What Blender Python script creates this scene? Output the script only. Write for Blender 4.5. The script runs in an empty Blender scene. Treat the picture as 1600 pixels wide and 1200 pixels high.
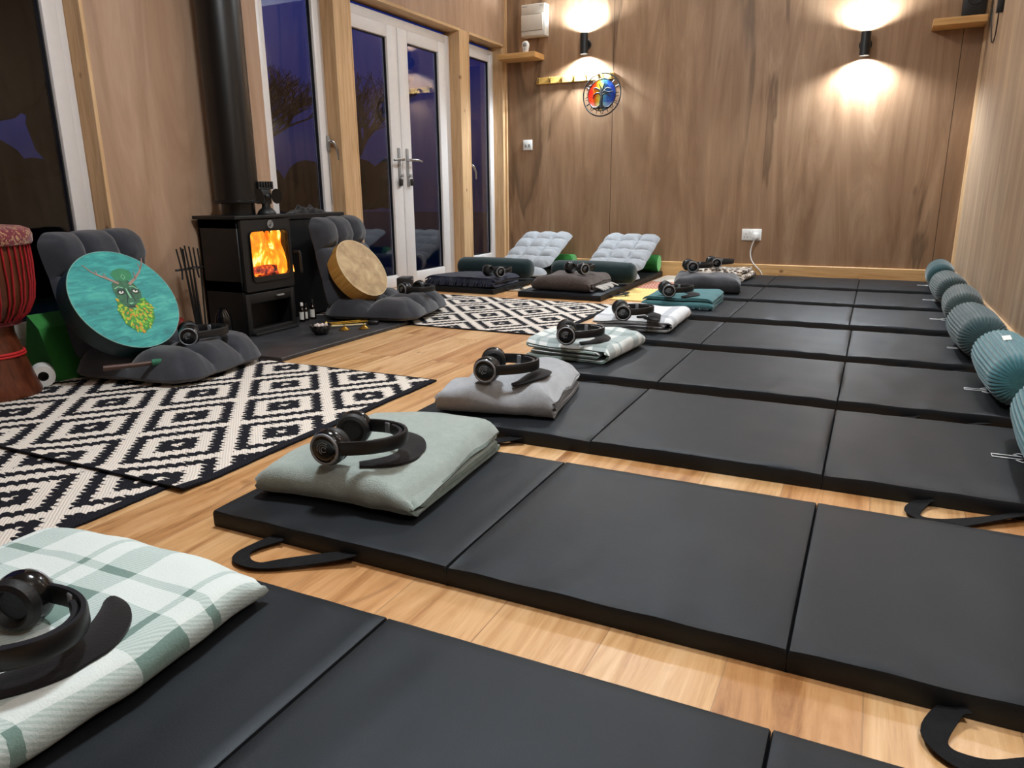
import bpy, bmesh, math, random
from mathutils import Vector, Matrix, noise
from math import pi, sin, cos, radians, sqrt, atan2
random.seed(7)
SC = bpy.context.scene
COL = SC.collection

# ---------------------------------------------------------------- helpers
def lin(c):
    return c/12.92 if c <= 0.04045 else ((c+0.055)/1.055)**2.4
def rgb(r, g, b):
    return (lin(r/255), lin(g/255), lin(b/255), 1.0)

class NT:
    """small wrapper for building node materials"""
    def __init__(s, name):
        s.m = bpy.data.materials.new(name); s.m.use_nodes = True
        s.t = s.m.node_tree; s.n = s.t.nodes; s.l = s.t.links
        s.b = s.n['Principled BSDF']
    def node(s, typ, **kw):
        n = s.n.new(typ)
        for k, v in kw.items(): setattr(n, k, v)
        return n
    def put(s, sock, v):
        if v is None: return
        if isinstance(v, bpy.types.NodeSocket): s.l.new(v, sock)
        else: sock.default_value = v
    def math(s, op, a, b=None, c=None):
        n = s.node('ShaderNodeMath', operation=op)
        s.put(n.inputs[0], a); s.put(n.inputs[1], b)
        if c is not None: s.put(n.inputs[2], c)
        return n.outputs[0]
    def coord(s, kind='Object'):
        return s.node('ShaderNodeTexCoord').outputs[kind]
    def mapping(s, vec, scale=(1,1,1), rot=(0,0,0), loc=(0,0,0)):
        n = s.node('ShaderNodeMapping'); s.put(n.inputs['Vector'], vec)
        n.inputs['Scale'].default_value = scale; n.inputs['Rotation'].default_value = rot; n.inputs['Location'].default_value = loc
        return n.outputs[0]
    def noise(s, vec, scale, detail=3, rough=0.55, dist=0.0):
        n = s.node('ShaderNodeTexNoise'); s.put(n.inputs['Vector'], vec)
        n.inputs['Scale'].default_value = scale; n.inputs['Detail'].default_value = detail
        n.inputs['Roughness'].default_value = rough; n.inputs['Distortion'].default_value = dist
        return n.outputs['Fac']
    def ramp(s, fac, stops, interp='LINEAR'):
        n = s.node('ShaderNodeValToRGB'); s.put(n.inputs[0], fac)
        cr = n.color_ramp; cr.interpolation = interp
        while len(cr.elements) < len(stops): cr.elements.new(0.5)
        for e, (p, c) in zip(cr.elements, stops): e.position = p; e.color = c
        return n.outputs[0]
    def mix(s, fac, a, b, blend='MIX'):
        n = s.node('ShaderNodeMix', data_type='RGBA', blend_type=blend)
        s.put(n.inputs['Factor'], fac); s.put(n.inputs['A'], a); s.put(n.inputs['B'], b)
        return n.outputs['Result']
    def bump(s, h, strength=0.3, dist=0.01):
        n = s.node('ShaderNodeBump'); n.inputs['Strength'].default_value = strength; n.inputs['Distance'].default_value = dist
        s.put(n.inputs['Height'], h); s.l.new(n.outputs[0], s.b.inputs['Normal'])
    def xyz(s, vec):
        n = s.node('ShaderNodeSeparateXYZ'); s.put(n.inputs[0], vec); return n.outputs
    def set(s, **kw):
        for k, v in kw.items(): s.put(s.b.inputs[k.replace('_', ' ')], v)
        return s.m

def plain(name, c, rough=0.6, metal=0.0, var=0.12, nscale=30, bump=0.0, bscale=200, sheen=0.0, **kw):
    t = NT(name); v = t.coord()
    n = t.noise(v, nscale, 3)
    dk = tuple(x*(1-var) for x in c[:3])+(1,); lt = tuple(min(1, x*(1+var)) for x in c[:3])+(1,)
    t.set(Base_Color=t.ramp(n, [(0.3, dk), (0.7, lt)]), Roughness=rough, Metallic=metal)
    if bump: t.bump(t.noise(v, bscale, 2), bump, 0.004)
    if sheen: t.set(Sheen_Weight=sheen, Sheen_Roughness=0.5)
    for k, x in kw.items(): t.set(**{k: x})
    return t.m

# ------------------------------------------------ mesh building
def finish(name, bm, mat, parent=None, smooth=True, loc=None, recalc=True):
    if recalc: bmesh.ops.recalc_face_normals(bm, faces=bm.faces[:])
    me = bpy.data.meshes.new(name); bm.to_mesh(me); bm.free()
    if smooth:
        for p in me.polygons: p.use_smooth = True
    for m in (mat if isinstance(mat, (list, tuple)) else [mat]): me.materials.append(m)
    o = bpy.data.objects.new(name, me); COL.objects.link(o)
    if parent: o.parent = parent
    if loc: o.location = loc
    if smooth:
        try: me.set_sharp_from_angle(angle=radians(42))
        except Exception: pass
    return o

def BM(): return bmesh.new()

def box(bm, x0, x1, y0, y1, z0, z1, bev=0.0, seg=2, mtx=None, mi=0):
    vs = [bm.verts.new((x, y, z)) for x in (x0, x1) for y in (y0, y1) for z in (z0, z1)]
    fs = [bm.faces.new([vs[i] for i in f]) for f in ((0,1,3,2),(4,6,7,5),(0,4,5,1),(2,3,7,6),(0,2,6,4),(1,5,7,3))]
    for f in fs: f.material_index = mi
    if bev > 0:
        es = list({e for f in fs for e in f.edges})
        r = bmesh.ops.bevel(bm, geom=es, offset=bev, segments=seg, profile=0.5, affect='EDGES')
        vs = list({v for f in r['faces'] for v in f.verts} | {v for v in vs if v.is_valid})
    if mtx:
        for v in vs: v.co = mtx @ v.co
    return vs

def lathe(bm, prof, n=32, mtx=None, cap=True, rfun=None):
    """prof: (r, z) list; closed at ends with caps"""
    rings = []
    for k, (r, z) in enumerate(prof):
        ring = []
        for i in range(n):
            a = 2*pi*i/n; rr = r*(rfun(a, k) if rfun else 1)
            co = Vector((rr*cos(a), rr*sin(a), z))
            ring.append(bm.verts.new(mtx @ co if mtx else co))
        rings.append(ring)
    for a, b in zip(rings, rings[1:]):
        for i in range(n):
            bm.faces.new((a[i], a[(i+1) % n], b[(i+1) % n], b[i]))
    if cap:
        bm.faces.new(rings[0][::-1]); bm.faces.new(rings[-1])
    return rings

def tube(bm, pts, r, n=10, closed=False, flat=None):
    """round tube, or with flat=(w,h) a flat band whose h runs along the up vector"""
    pts = [Vector(p) for p in pts]; rings = []; N = len(pts)
    up = Vector((0, 0, 1)); pa = None
    for i, p in enumerate(pts):
        if closed: t = pts[(i+1) % N]-pts[i-1]
        else: t = pts[min(i+1, N-1)]-pts[max(i-1, 0)]
        t.normalize()
        if flat or pa is None:
            a = t.cross(up)
            if a.length < 1e-3: a = t.cross(Vector((0, 1, 0)))
        else:
            a = pa-t*pa.dot(t)
            if a.length < 1e-4: a = t.cross(Vector((0, 1, 0)))
        a.normalize(); b = a.cross(t); pa = a
        if b.z < 0 and flat: b = -b
        rr = r[i] if isinstance(r, (list, tuple)) else r
        ring = []
        if flat:
            w, h = flat
            for (sx, sy) in ((-1,-.7),(-.6,-1),(.6,-1),(1,-.7),(1,.7),(.6,1),(-.6,1),(-1,.7)):
                ring.append(bm.verts.new(p+a*sx*w/2+b*sy*h/2))
        else:
            for k in range(n):
                an = 2*pi*k/n; ring.append(bm.verts.new(p+a*rr*cos(an)+b*rr*sin(an)))
        rings.append(ring)
    m = len(rings[0])
    pairs = list(zip(rings, rings[1:]))+([(rings[-1], rings[0])] if closed else [])
    for A, B in pairs:
        for k in range(m): bm.faces.new((A[k], A[(k+1) % m], B[(k+1) % m], B[k]))
    if not closed:
        bm.faces.new(rings[0][::-1]); bm.faces.new(rings[-1])

def ball(bm, c, r, sc=(1,1,1), u=20, v=12, mtx=None):
    m = Matrix.Translation(c) @ Matrix.Diagonal((sc[0], sc[1], sc[2], 1))
    if mtx: m = mtx @ m
    bmesh.ops.create_uvsphere(bm, u_segments=u, v_segments=v, radius=r, matrix=m)

def torus(bm, R, r, n=40, m=10, mtx=None, a0=0, a1=2*pi):
    closed = abs(a1-a0-2*pi) < 1e-6
    pts = [Vector((R*cos(a0+(a1-a0)*i/(n if closed else n-1)), R*sin(a0+(a1-a0)*i/(n if closed else n-1)), 0)) for i in range(n)]
    if mtx: pts = [mtx @ p for p in pts]
    tube(bm, pts, r, m, closed)

def prism(bm, pts, z0, z1, mtx=None):
    a = [bm.verts.new(Vector((x, y, z0))) for x, y in pts]; b = [bm.verts.new(Vector((x, y, z1))) for x, y in pts]
    n = len(pts)
    bm.faces.new(a[::-1]); bm.faces.new(b)
    for i in range(n): bm.faces.new((a[i], a[(i+1) % n], b[(i+1) % n], b[i]))
    if mtx:
        for v in a+b: v.co = mtx @ v.co

def ns(x, y, z=0.0): return noise.noise(Vector((x, y, z)))

def slab(bm, x0, x1, y0, y1, h, r, nx, ny, fn=None, z0=0.0):
    """soft upholstered slab: vertical sides, rounded top edge, fn(x,y)->dz on top"""
    ins = [0.25*r, 0.0, 0.0, 0.3*r, r]; zz = [0, 0.15*h, h-r, h-0.25*r, h]; K = 5
    w, d = x1-x0, y1-y0
    def pos(i, n, L):
        if i < K: return ins[i]
        if n-i < K: return L-ins[n-i]
        return r+(L-2*r)*(i-K+1)/(n-2*K+2)
    g = []
    for j in range(ny+1):
        row = []
        for i in range(nx+1):
            k = min(i, nx-i, j, ny-j); z = zz[min(k, K-1)]
            x = x0+pos(i, nx, w); y = y0+pos(j, ny, d)
            if fn and k >= 2: z += fn(x, y)*(0.4 if k < 4 else 1.0)
            row.append(bm.verts.new((x, y, z0+z)))
        g.append(row)
    for j in range(ny):
        for i in range(nx): bm.faces.new((g[j][i], g[j][i+1], g[j+1][i+1], g[j+1][i]))
    ring = [g[0][i] for i in range(nx)]+[g[j][nx] for j in range(ny)]+[g[ny][i] for i in range(nx, 0, -1)]+[g[j][0] for j in range(ny, 0, -1)]
    bm.faces.new(ring[::-1])

def tuft(bm, w, d, t, cols, rows, n=14, mtx=None, seed=0.0, depth=0.5, rnd=0.07):
    """button-tufted cushion panel, origin at its centre bottom"""
    nx, ny = cols*n, rows*n; top = []; bot = []
    for j in range(ny+1):
        a = []; b = []
        for i in range(nx+1):
            u = -1+2*i/nx; v = -1+2*j/ny
            E = max(0.0, (1-abs(u)**7)*(1-abs(v)**7))**0.45
            px = abs(sin(pi*cols*(u+1)/2)); py = abs(sin(pi*rows*(v+1)/2))
            P = (min(1, px*1.25)**0.55)*(min(1, py*1.25)**0.55)
            if i in (0, nx): P = min(1, py*1.25)**0.55
            # rounded plan outline, drawn in a little at every seam
            x = u*w/2; y = v*d/2
            cx, cy = w/2-rnd, d/2-rnd
            if abs(x) > cx and abs(y) > cy:
                ex, ey = abs(x)-cx, abs(y)-cy; L = sqrt(ex*ex+ey*ey); m = max(ex, ey)
                if L > 1e-6:
                    x = math.copysign(cx+ex*m/L, x); y = math.copysign(cy+ey*m/L, y)
            wr = 0.007*ns(x*14+seed, y*14, seed)+0.011*ns(x*48+seed, y*20+seed, 3)*(1-P)**0.8
            zt = t*E*((1-depth)+depth*P)+wr*E
            zb = -0.28*t*E*(0.6+0.4*P)
            xs = x*(1-0.018*(1-py)); ys = y*(1-0.018*(1-px))
            edge = i in (0, nx) or j in (0, ny)
            co = Vector((xs, ys, 0.28*t+zt)); cb = Vector((xs, ys, 0.28*t+zb))
            if mtx: co = mtx @ co; cb = mtx @ cb
            va = bm.verts.new(co); a.append(va); b.append(va if edge else bm.verts.new(cb))
        top.append(a); bot.append(b)
    for j in range(ny):
        for i in range(nx):
            bm.faces.new((top[j][i], top[j][i+1], top[j+1][i+1], top[j+1][i]))
            bm.faces.new((bot[j+1][i], bot[j+1][i+1], bot[j][i+1], bot[j][i]))

# ------------------------------------------------ naming / tagging
def tag(o, label, cat, group=None, kind=None):
    o['label'] = label; o['category'] = cat
    if group: o['group'] = group
    if kind: o['kind'] = kind
    return o
def thing(name, label, cat, loc=(0,0,0), rz=0.0, group=None):
    o = bpy.data.objects.new(name, None); COL.objects.link(o); o.empty_display_size = 0.05
    o.location = loc; o.rotation_euler = (0, 0, rz)
    return tag(o, label, cat, group)
def struct(o):
    o['kind'] = 'structure'; return o
def dup(o, parent=None):
    c = o.copy(); COL.objects.link(c)
    if parent: c.parent = parent
    for ch in list(o.children): dup(ch, c)
    return c

# ---------------------------------------------------------------- materials
def ply(name, base, dark, light, axis='X', seams=(), streak=0.55, seamcol=(60, 40, 25)):
    t = NT(name); v = t.coord()
    sc = (1, 1, 0.07)
    vm = t.mapping(v, sc)
    warp = t.noise(t.mapping(v, (1, 1, 0.35)), 1.3, 2)
    big = t.noise(t.mapping(v, (1, 1, 0.16)), 2.3, 4, 0.55, 1.0)
    mid = t.noise(t.mapping(v, (1, 1, 0.13)), 4.2, 6, 0.62, 2.6)
    fine = t.noise(t.mapping(v, (1, 1, 0.02)), 130, 3, 0.6)
    c = t.ramp(mid, [(0.28, rgb(*dark)), (0.5, rgb(*base)), (0.75, rgb(*light))])
    st = t.ramp(big, [(0.56, (0,0,0,1)), (0.60, (1,1,1,1)), (0.66, (0.5,0.5,0.5,1)), (0.72, (0,0,0,1))])
    c = t.mix(t.math('MULTIPLY', st, streak), c, rgb(dark[0]*0.78, dark[1]*0.80, dark[2]*0.80))
    pale = t.ramp(t.noise(t.mapping(v, (1, 1, 0.15), loc=(7, 3, 1)), 2.2, 3, 0.5, 0.8), [(0.55, (0,0,0,1)), (0.72, (1,1,1,1))])
    c = t.mix(t.math('MULTIPLY', pale, 0.45), c, rgb(*light))
    c = t.mix(t.math('MULTIPLY', fine, 0.28), c, rgb(dark[0]*0.9, dark[1]*0.88, dark[2]*0.85))
    k = t.xyz(v)[0 if axis == 'X' else 1]
    for s in seams:
        d = t.math('ABSOLUTE', t.math('SUBTRACT', k, s))
        c = t.mix(t.math('LESS_THAN', d, 0.0022), c, rgb(*seamcol))
    t.set(Base_Color=c, Roughness=0.52, Specular_IOR_Level=0.35)
    t.bump(fine, 0.06, 0.002)
    return t.m

def timber(name, base, dark, axis=2, knots=True, rough=0.5):
    t = NT(name); v = t.coord()
    s = [1, 1, 1]; s[axis] = 0.06
    g = t.noise(t.mapping(v, s), 45, 4, 0.6, 0.6)
    c = t.ramp(g, [(0.3, rgb(*dark)), (0.55, rgb(*base)), (0.8, rgb(min(255, base[0]+14), min(255, base[1]+14), min(255, base[2]+12)))])
    if knots:
        s2 = [1, 1, 1]; s2[axis] = 0.75
        n = t.node('ShaderNodeTexVoronoi'); t.put(n.inputs['Vector'], t.mapping(v, s2)); n.inputs['Scale'].default_value = 6.0
        kn = t.ramp(n.outputs['Distance'], [(0.05, (1,1,1,1)), (0.10, (0,0,0,1))])
        c = t.mix(t.math('MULTIPLY', kn, 0.75), c, rgb(110, 62, 30))
    t.set(Base_Color=c, Roughness=rough, Specular_IOR_Level=0.35)
    t.bump(g, 0.05, 0.002)
    return t.m

def oak_floor():
    t = NT('oak_floor'); v = t.coord()
    vr = t.mapping(v, (1, 1, 1), (0, 0, pi/2), (0.06, 0.33, 0))
    br = t.node('ShaderNodeTexBrick'); t.put(br.inputs['Vector'], vr)
    br.offset = 0.37; br.offset_frequency = 2; br.squash = 1.0
    br.inputs['Scale'].default_value = 1.0; br.inputs['Brick Width'].default_value = 1.28; br.inputs['Row Height'].default_value = 0.192
    br.inputs['Mortar Size'].default_value = 0.0012; br.inputs['Mortar Smooth'].default_value = 0.0
    br.inputs['Color1'].default_value = (0, 0, 0, 1); br.inputs['Color2'].default_value = (1, 1, 1, 1); br.inputs['Mortar'].default_value = (0.5, 0.5, 0.5, 1)
    br.inputs['Bias'].default_value = 0.0
    pid = br.outputs['Color']
    off = t.node('ShaderNodeVectorMath', operation='MULTIPLY_ADD')
    t.put(off.inputs[0], pid); off.inputs[1].default_value = (7, 13, 5); t.put(off.inputs[2], v)
    vv = off.outputs[0]
    g1 = t.noise(t.mapping(vv, (1, 0.09, 1)), 11, 6, 0.66, 1.8)
    g2 = t.noise(t.mapping(vv, (1, 0.025, 1)), 95, 3, 0.6)
    c = t.ramp(g1, [(0.30, rgb(150, 106, 66)), (0.46, rgb(204, 164, 118)), (0.6, rgb(224, 189, 148)), (0.82, rgb(236, 210, 174))])
    c = t.mix(t.math('MULTIPLY', g2, 0.42), c, rgb(168, 122, 80))
    tone = t.ramp(pid, [(0, rgb(222, 196, 166)), (0.5, rgb(255, 250, 238)), (1, rgb(240, 216, 188))])
    c = t.mix(1.0, c, tone, 'MULTIPLY')
    kn = t.noise(t.mapping(vv, (1, 0.25, 1)), 9, 3, 0.7, 2.0)
    c = t.mix(t.math('MULTIPLY', t.ramp(kn, [(0.62, (0,0,0,1)), (0.74, (1,1,1,1))]), 0.6), c, rgb(120, 74, 38))
    c = t.mix(t.math('MULTIPLY', br.outputs['Fac'], 0.55), c, rgb(120, 80, 48))
    t.set(Base_Color=c, Roughness=t.math('MULTIPLY_ADD', g2, 0.15, 0.30), Specular_IOR_Level=0.45)
    t.bump(g2, 0.05, 0.002)
    return t.m

def rug_material(cx, cy, x0, x1, y0, y1, name):
    """white-on-black woven diamonds; cx, cy is the middle of one diamond"""
    t = NT(name); X, Y, Z = t.xyz(t.coord())
    hx, hy = 0.193, 0.217
    qy = t.math('MULTIPLY', t.math('FLOOR', t.math('DIVIDE', Y, 0.017)), 0.017)
    wob = t.math('MULTIPLY', t.math('SINE', t.math('MULTIPLY', X, 2*pi/0.026)), 0.0045)
    saw = t.math('MULTIPLY', t.math('PINGPONG', t.math('DIVIDE', Y, 0.017), 0.5), 0.020)
    px = t.math('ADD', X, t.math('SUBTRACT', saw, 0.005))
    py = t.math('ADD', t.math('ADD', qy, 0.0085), wob)
    def tri(p, c, h):
        return t.math('DIVIDE', t.math('PINGPONG', t.math('ADD', t.math('SUBTRACT', p, c), 200*h), h), h)
    d = t.math('ADD', tri(px, cx, hx), tri(py, cy, hy))
    d = t.math('MINIMUM', d, t.math('SUBTRACT', 2.0, d))
    bk, wh = (0.0, 0.0, 0.0, 1), (1, 1, 1, 1)
    m = t.ramp(d, [(0, wh), (0.085, bk), (0.36, wh), (0.63, bk), (0.86, wh)], 'CONSTANT')
    e = t.math('MINIMUM', t.math('MINIMUM', t.math('SUBTRACT', X, x0), t.math('SUBTRACT', x1, X)), t.math('ADD', 0.022, t.math('MINIMUM', t.math('SUBTRACT', Y, y0), t.math('SUBTRACT', y1, Y))))
    m = t.math('MULTIPLY', m, t.math('GREATER_THAN', e, 0.028))
    weave = t.noise(t.mapping(t.coord(), (1, 1.6, 1)), 260, 2)
    wv = t.node('ShaderNodeTexWave', wave_type='BANDS', bands_direction='DIAGONAL'); t.put(wv.inputs['Vector'], t.coord()); wv.inputs['Scale'].default_value = 62; wv.inputs['Distortion'].default_value = 1.5
    white = t.mix(t.math('MULTIPLY', wv.outputs['Fac'], 0.5), rgb(226, 216, 206), rgb(196, 182, 168))
    black = t.mix(weave, rgb(22, 22, 27), rgb(38, 38, 44))
    t.set(Base_Color=t.mix(m, black, white), Roughness=0.95, Specular_IOR_Level=0.1)
    t.bump(t.math('ADD', t.math('MULTIPLY', wv.outputs['Fac'], 0.5), weave), 0.5, 0.004)
    return t.m

def fabric(name, c, var=0.1, bump=0.35, bscale=350, sheen=0.3, rough=0.9):
    return plain(name, c, rough, 0, var, 60, bump, bscale, sheen, Specular_IOR_Level=0.15)

def plaid(name, light, mid, dark, pu, pv, bands=((0.0, 0.30), (0.42, 0.50)), twill=True):
    """woven plaid in UV metres"""
    t = NT(name); U, V, W = t.xyz(t.coord('UV'))
    def stripes(k, p):
        f = t.math('FRACT', t.math('DIVIDE', k, p)); r = None
        for a, b in bands:
            q = t.math('MULTIPLY', t.math('GREATER_THAN', f, a), t.math('LESS_THAN', f, b))
            r = q if r is None else t.math('MAXIMUM', r, q)
        return r
    su, sv = stripes(U, pu), stripes(V, pv)
    tw = t.math('GREATER_THAN', t.math('FRACT', t.math('DIVIDE', t.math('ADD', U, t.math('MULTIPLY', V, 0.55)), 0.0075)), 0.5)
    one = t.math('SUBTRACT', t.math('MAXIMUM', su, sv), t.math('MULTIPLY', su, sv))
    if twill:
        c1 = t.mix(tw, light, mid)
        cc = t.mix(t.math('MULTIPLY', one, 0.85), light, t.mix(0.6, c1, mid))
    else:
        cc = t.mix(one, light, mid)
    cc = t.mix(t.math('MULTIPLY', su, sv), cc, dark)
    fz = t.noise(t.coord(), 300, 2)
    t.set(Base_Color=t.mix(t.math('MULTIPLY', fz, 0.18), cc, mid), Roughness=0.95, Specular_IOR_Level=0.1, Sheen_Weight=0.3)
    t.bump(t.math('ADD', fz, t.math('MULTIPLY', tw, 0.3)), 0.35, 0.003)
    return t.m

M = {}
M['ply_back'] = ply('plywood_back', (150, 117, 89), (128, 97, 71), (176, 145, 115), 'X', (0.393, -2.05), 0.85)
M['ply_left'] = ply('plywood_left', (178, 146, 121), (158, 125, 99), (194, 164, 138), 'Y', (), 0.18)
M['ply_right'] = ply('plywood_right', (168, 142, 116), (146, 119, 95), (190, 168, 142), 'Y', (2.9,), 0.3)
M['pine'] = timber('pine_trim', (208, 172, 130), (186, 146, 102), 2)
M['pine_x'] = timber('pine_board_x', (212, 168, 114), (188, 140, 88), 0)
M['pine_y'] = timber('pine_board_y', (208, 174, 132), (188, 150, 106), 1)
M['oak'] = timber('oak_shelf', (206, 160, 102), (180, 132, 76), 0, False)
M['floor'] = oak_floor()
M['upvc'] = plain('white_upvc', rgb(226, 222, 220), 0.35, 0, 0.02)
M['seal'] = plain('black_seal', rgb(18, 18, 18), 0.6)
M['ceiling'] = plain('ceiling_white', rgb(232, 228, 220), 0.8, 0, 0.03, 4)
t = NT('window_glass'); t.set(Base_Color=(1,1,1,1), Roughness=0.0, IOR=1.5, Transmission_Weight=1.0); M['glass'] = t.m
M['black_metal'] = plain('black_steel', rgb(17, 17, 18), 0.48, 0.0, 0.12, 20)
M['flue'] = plain('black_enamel', rgb(8, 8, 9), 0.36, 0.0, 0.1, 8)
M['mat_vinyl'] = None
t = NT('black_vinyl'); v = t.coord('Object'); n1 = t.noise(v, 4, 3); n2 = t.noise(v, 420, 2)
sc_ = t.ramp(t.noise(t.mapping(v, (3, 30, 3)), 3, 4, 0.7), [(0.62, (0,0,0,1)), (0.8, (1,1,1,1))])
t.set(Base_Color=t.mix(t.math('MULTIPLY', sc_, 0.25), t.ramp(n1, [(0.3, rgb(15, 16, 18)), (0.7, rgb(21, 22, 25))]), rgb(40, 40, 44)), Roughness=t.math('MULTIPLY_ADD', n1, 0.16, 0.44), Specular_IOR_Level=0.36, Specular_Tint=(0.80, 0.90, 1.0, 1))
t.bump(t.math('ADD', n2, t.math('MULTIPLY', t.noise(v, 12, 3), 2.0)), 0.07, 0.006); M['mat_vinyl'] = t.m
M['webbing'] = fabric('black_webbing', rgb(22, 22, 24), 0.2, 0.4, 500, 0.0, 0.75)
M['print'] = plain('white_print', rgb(225, 225, 225), 0.6, 0, 0.02)
M['velvet'] = plain('grey_velvet', rgb(52, 53, 59), 0.85, 0, 0.22, 11, 0.15, 260, 0.35, Specular_IOR_Level=0.2)
M['linen'] = plain('light_grey_cotton', rgb(144, 146, 149), 0.9, 0, 0.06, 30, 0.2, 400, 0.2, Specular_IOR_Level=0.15)
M['slate'] = plain('slate', rgb(48, 48, 51), 0.5, 0, 0.35, 9, 0.25, 30)
M['chrome'] = plain('chrome', rgb(190, 190, 190), 0.2, 1.0, 0.05)
M['silver'] = plain('satin_silver', rgb(128, 130, 134), 0.45, 0.3, 0.05)
M['hp_black'] = plain('matt_black_plastic', rgb(20, 20, 21), 0.42, 0, 0.1, 20)
M['hp_gloss'] = plain('gloss_black_plastic', rgb(12, 12, 13), 0.15, 0, 0.1, 20)
M['hp_pad'] = plain('black_leatherette', rgb(16, 16, 17), 0.55, 0, 0.15, 90, 0.15, 200)
M['mask'] = fabric('black_soft_cloth', rgb(24, 22, 24), 0.1, 0.2, 300, 0.15)
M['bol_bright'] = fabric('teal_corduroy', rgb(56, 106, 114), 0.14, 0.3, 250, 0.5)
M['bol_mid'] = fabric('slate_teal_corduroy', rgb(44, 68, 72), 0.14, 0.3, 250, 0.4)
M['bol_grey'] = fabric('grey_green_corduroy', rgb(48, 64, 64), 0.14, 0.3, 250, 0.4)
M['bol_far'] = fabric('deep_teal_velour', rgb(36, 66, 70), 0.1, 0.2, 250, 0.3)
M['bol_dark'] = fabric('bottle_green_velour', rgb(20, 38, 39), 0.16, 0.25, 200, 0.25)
M['white_pl'] = plain('white_plastic', rgb(226, 224, 220), 0.4, 0, 0.02)
M['grey_pl'] = plain('grey_plastic', rgb(140, 138, 136), 0.5, 0, 0.04)
M['fuse_face'] = plain('ivory_enamel', rgb(196, 184, 170), 0.4, 0, 0.02)
M['green_foam'] = plain('green_foam', rgb(40, 120, 46), 0.8, 0, 0.06, 40)
M['green_end'] = plain('pale_green_foam', rgb(118, 186, 120), 0.8, 0, 0.05, 40)
M['brass'] = plain('brass', rgb(205, 165, 70), 0.25, 1.0, 0.08)
M['dark_glass'] = plain('dark_brown_glass', rgb(24, 15, 10), 0.12, 0, 0.1)
M['paper'] = plain('white_label', rgb(214, 212, 206), 0.8, 0, 0.03)

# ================================================================ ROOM
XL, XG, YB = -3.03, -3.11, 6.12
YF, ZC = -1.60, 2.50
def xr(y): return 0.528+(6.12-y)*0.0085         # the right wall leans away a touch towards the camera

bm = BM(); box(bm, -3.25, 0.75, YF-0.1, YB+0.1, -0.08, 0.0)
struct(finish('floor', bm, M['floor'], smooth=False))
bm = BM(); box(bm, -3.25, 0.75, YF-0.1, YB+0.1, ZC, ZC+0.08)
struct(finish('ceiling', bm, M['ceiling'], smooth=False))
bm = BM(); box(bm, XL-0.16, 0.75, YB, YB+0.1, 0, ZC)
struct(finish('wall_back', bm, M['ply_back'], smooth=False))
bm = BM(); box(bm, -3.25, 0.75, YF-0.1, YF, 0, ZC)
struct(finish('wall_front', bm, M['ply_right'], smooth=False))
bm = BM()
prism(bm, [(xr(YB), YB), (xr(YB)+0.1, YB), (xr(YF)+0.1, YF), (xr(YF), YF)], 0, ZC)
struct(finish('wall_right', bm, M['ply_right'], smooth=False))
# left wall: plywood with four openings
bm = BM()
Wt = XL-0.06
ZT = 1.895
for (y0, y1, z0, z1) in ((YF, 0.55, 0, ZC), (0.55, 2.2, 0, 0.08), (0.55, 2.2, 2.38, ZC), (2.2, 3.19, 0, ZC),
                         (3.19, 3.84, 0, 0.10), (3.19, 3.84, 2.1, ZC), (3.84, 6.12, ZT, ZC), (5.46, 6.12, 0, 0.06)):
    box(bm, Wt, XL, y0, y1, z0, z1)
for (y0, y1, z0, z1) in ((YF, 0.45, 0, ZC), (2.19, 3.25, 0, ZC), (0.45, 2.19, 2.42, ZC), (3.25, 6.2, 2.12, ZC), (3.84, 3.9, 1.9, 2.12), (3.9, 6.2, 1.9, 2.12)):
    box(bm, -3.20, Wt, y0, y1, z0, z1)
struct(finish('wall_left', bm, M['ply_left'], smooth=False))

# timber posts, linings and headers (thin pine boards)
def trim(n, mat, *boxes):
    bm = BM()
    for b in boxes: box(bm, *b, bev=0.002, seg=1)
    return struct(finish('trim_%d' % n, bm, mat, smooth=False))
trim(1, M['pine'], (XG-0.06, XL+0.004, 2.188, 2.206, 0, 2.4))
trim(2, M['pine'], (XG-0.06, XL+0.004, 3.822, 3.840, 0, 2.12), (Wt-0.02, XL+0.002, 3.840, 3.978, 0, 1.93), (XG-0.06, XL+0.004, 3.978, 3.992, 0, ZT))
trim(3, M['pine'], (XG-0.06, XL+0.005, 5.322, 5.338, 0, ZT), (Wt-0.02, XL+0.002, 5.338, 5.462, 0, ZT+0.012), (XG-0.06, XL+0.005, 5.462, 5.476, 0, ZT))
trim(4, M['pine_y'], (XG-0.06, XL+0.006, 3.992, 5.338, ZT-0.004, ZT+0.016))
trim(5, M['pine_y'], (XG-0.06, XL+0.006, 5.476, 6.07, ZT-0.004, ZT+0.016))
trim(6, M['pine'], (XG-0.06, XL+0.003, 6.062, 6.12, 0, ZT-0.004))
trim(7, M['pine'], (XL, XL+0.022, YB-0.022, YB, 0.0, ZC))
bm = BM(); prism(bm, [(xr(YB), YB), (xr(YB)-0.018, YB), (xr(YB)-0.018, YB-0.012), (xr(YB), YB-0.02)], 0.12, ZC)
struct(finish('trim_8', bm, M['pine'], smooth=False))
bm = BM(); box(bm, XL+0.022, xr(YB), YB-0.018, YB, 0, 0.122, 0.004, 1)
struct(finish('baseboard_back', bm, M['pine_x'], smooth=False))
bm = BM(); prism(bm, [(xr(YB-0.02), YB-0.02), (xr(YF), YF), (xr(YF)-0.016, YF), (xr(YB)-0.016, YB-0.02)], 0, 0.135)
struct(finish('baseboard_right', bm, M['pine_y'], smooth=False))
bm = BM(); box(bm, XL, XL+0.016, 2.21, 2.33, 0, 0.12, 0.003, 1); box(bm, XL, XL+0.016, YF, 0.5, 0, 0.12, 0.003, 1)
struct(finish('baseboard_left', bm, M['pine_y'], smooth=False))

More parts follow.
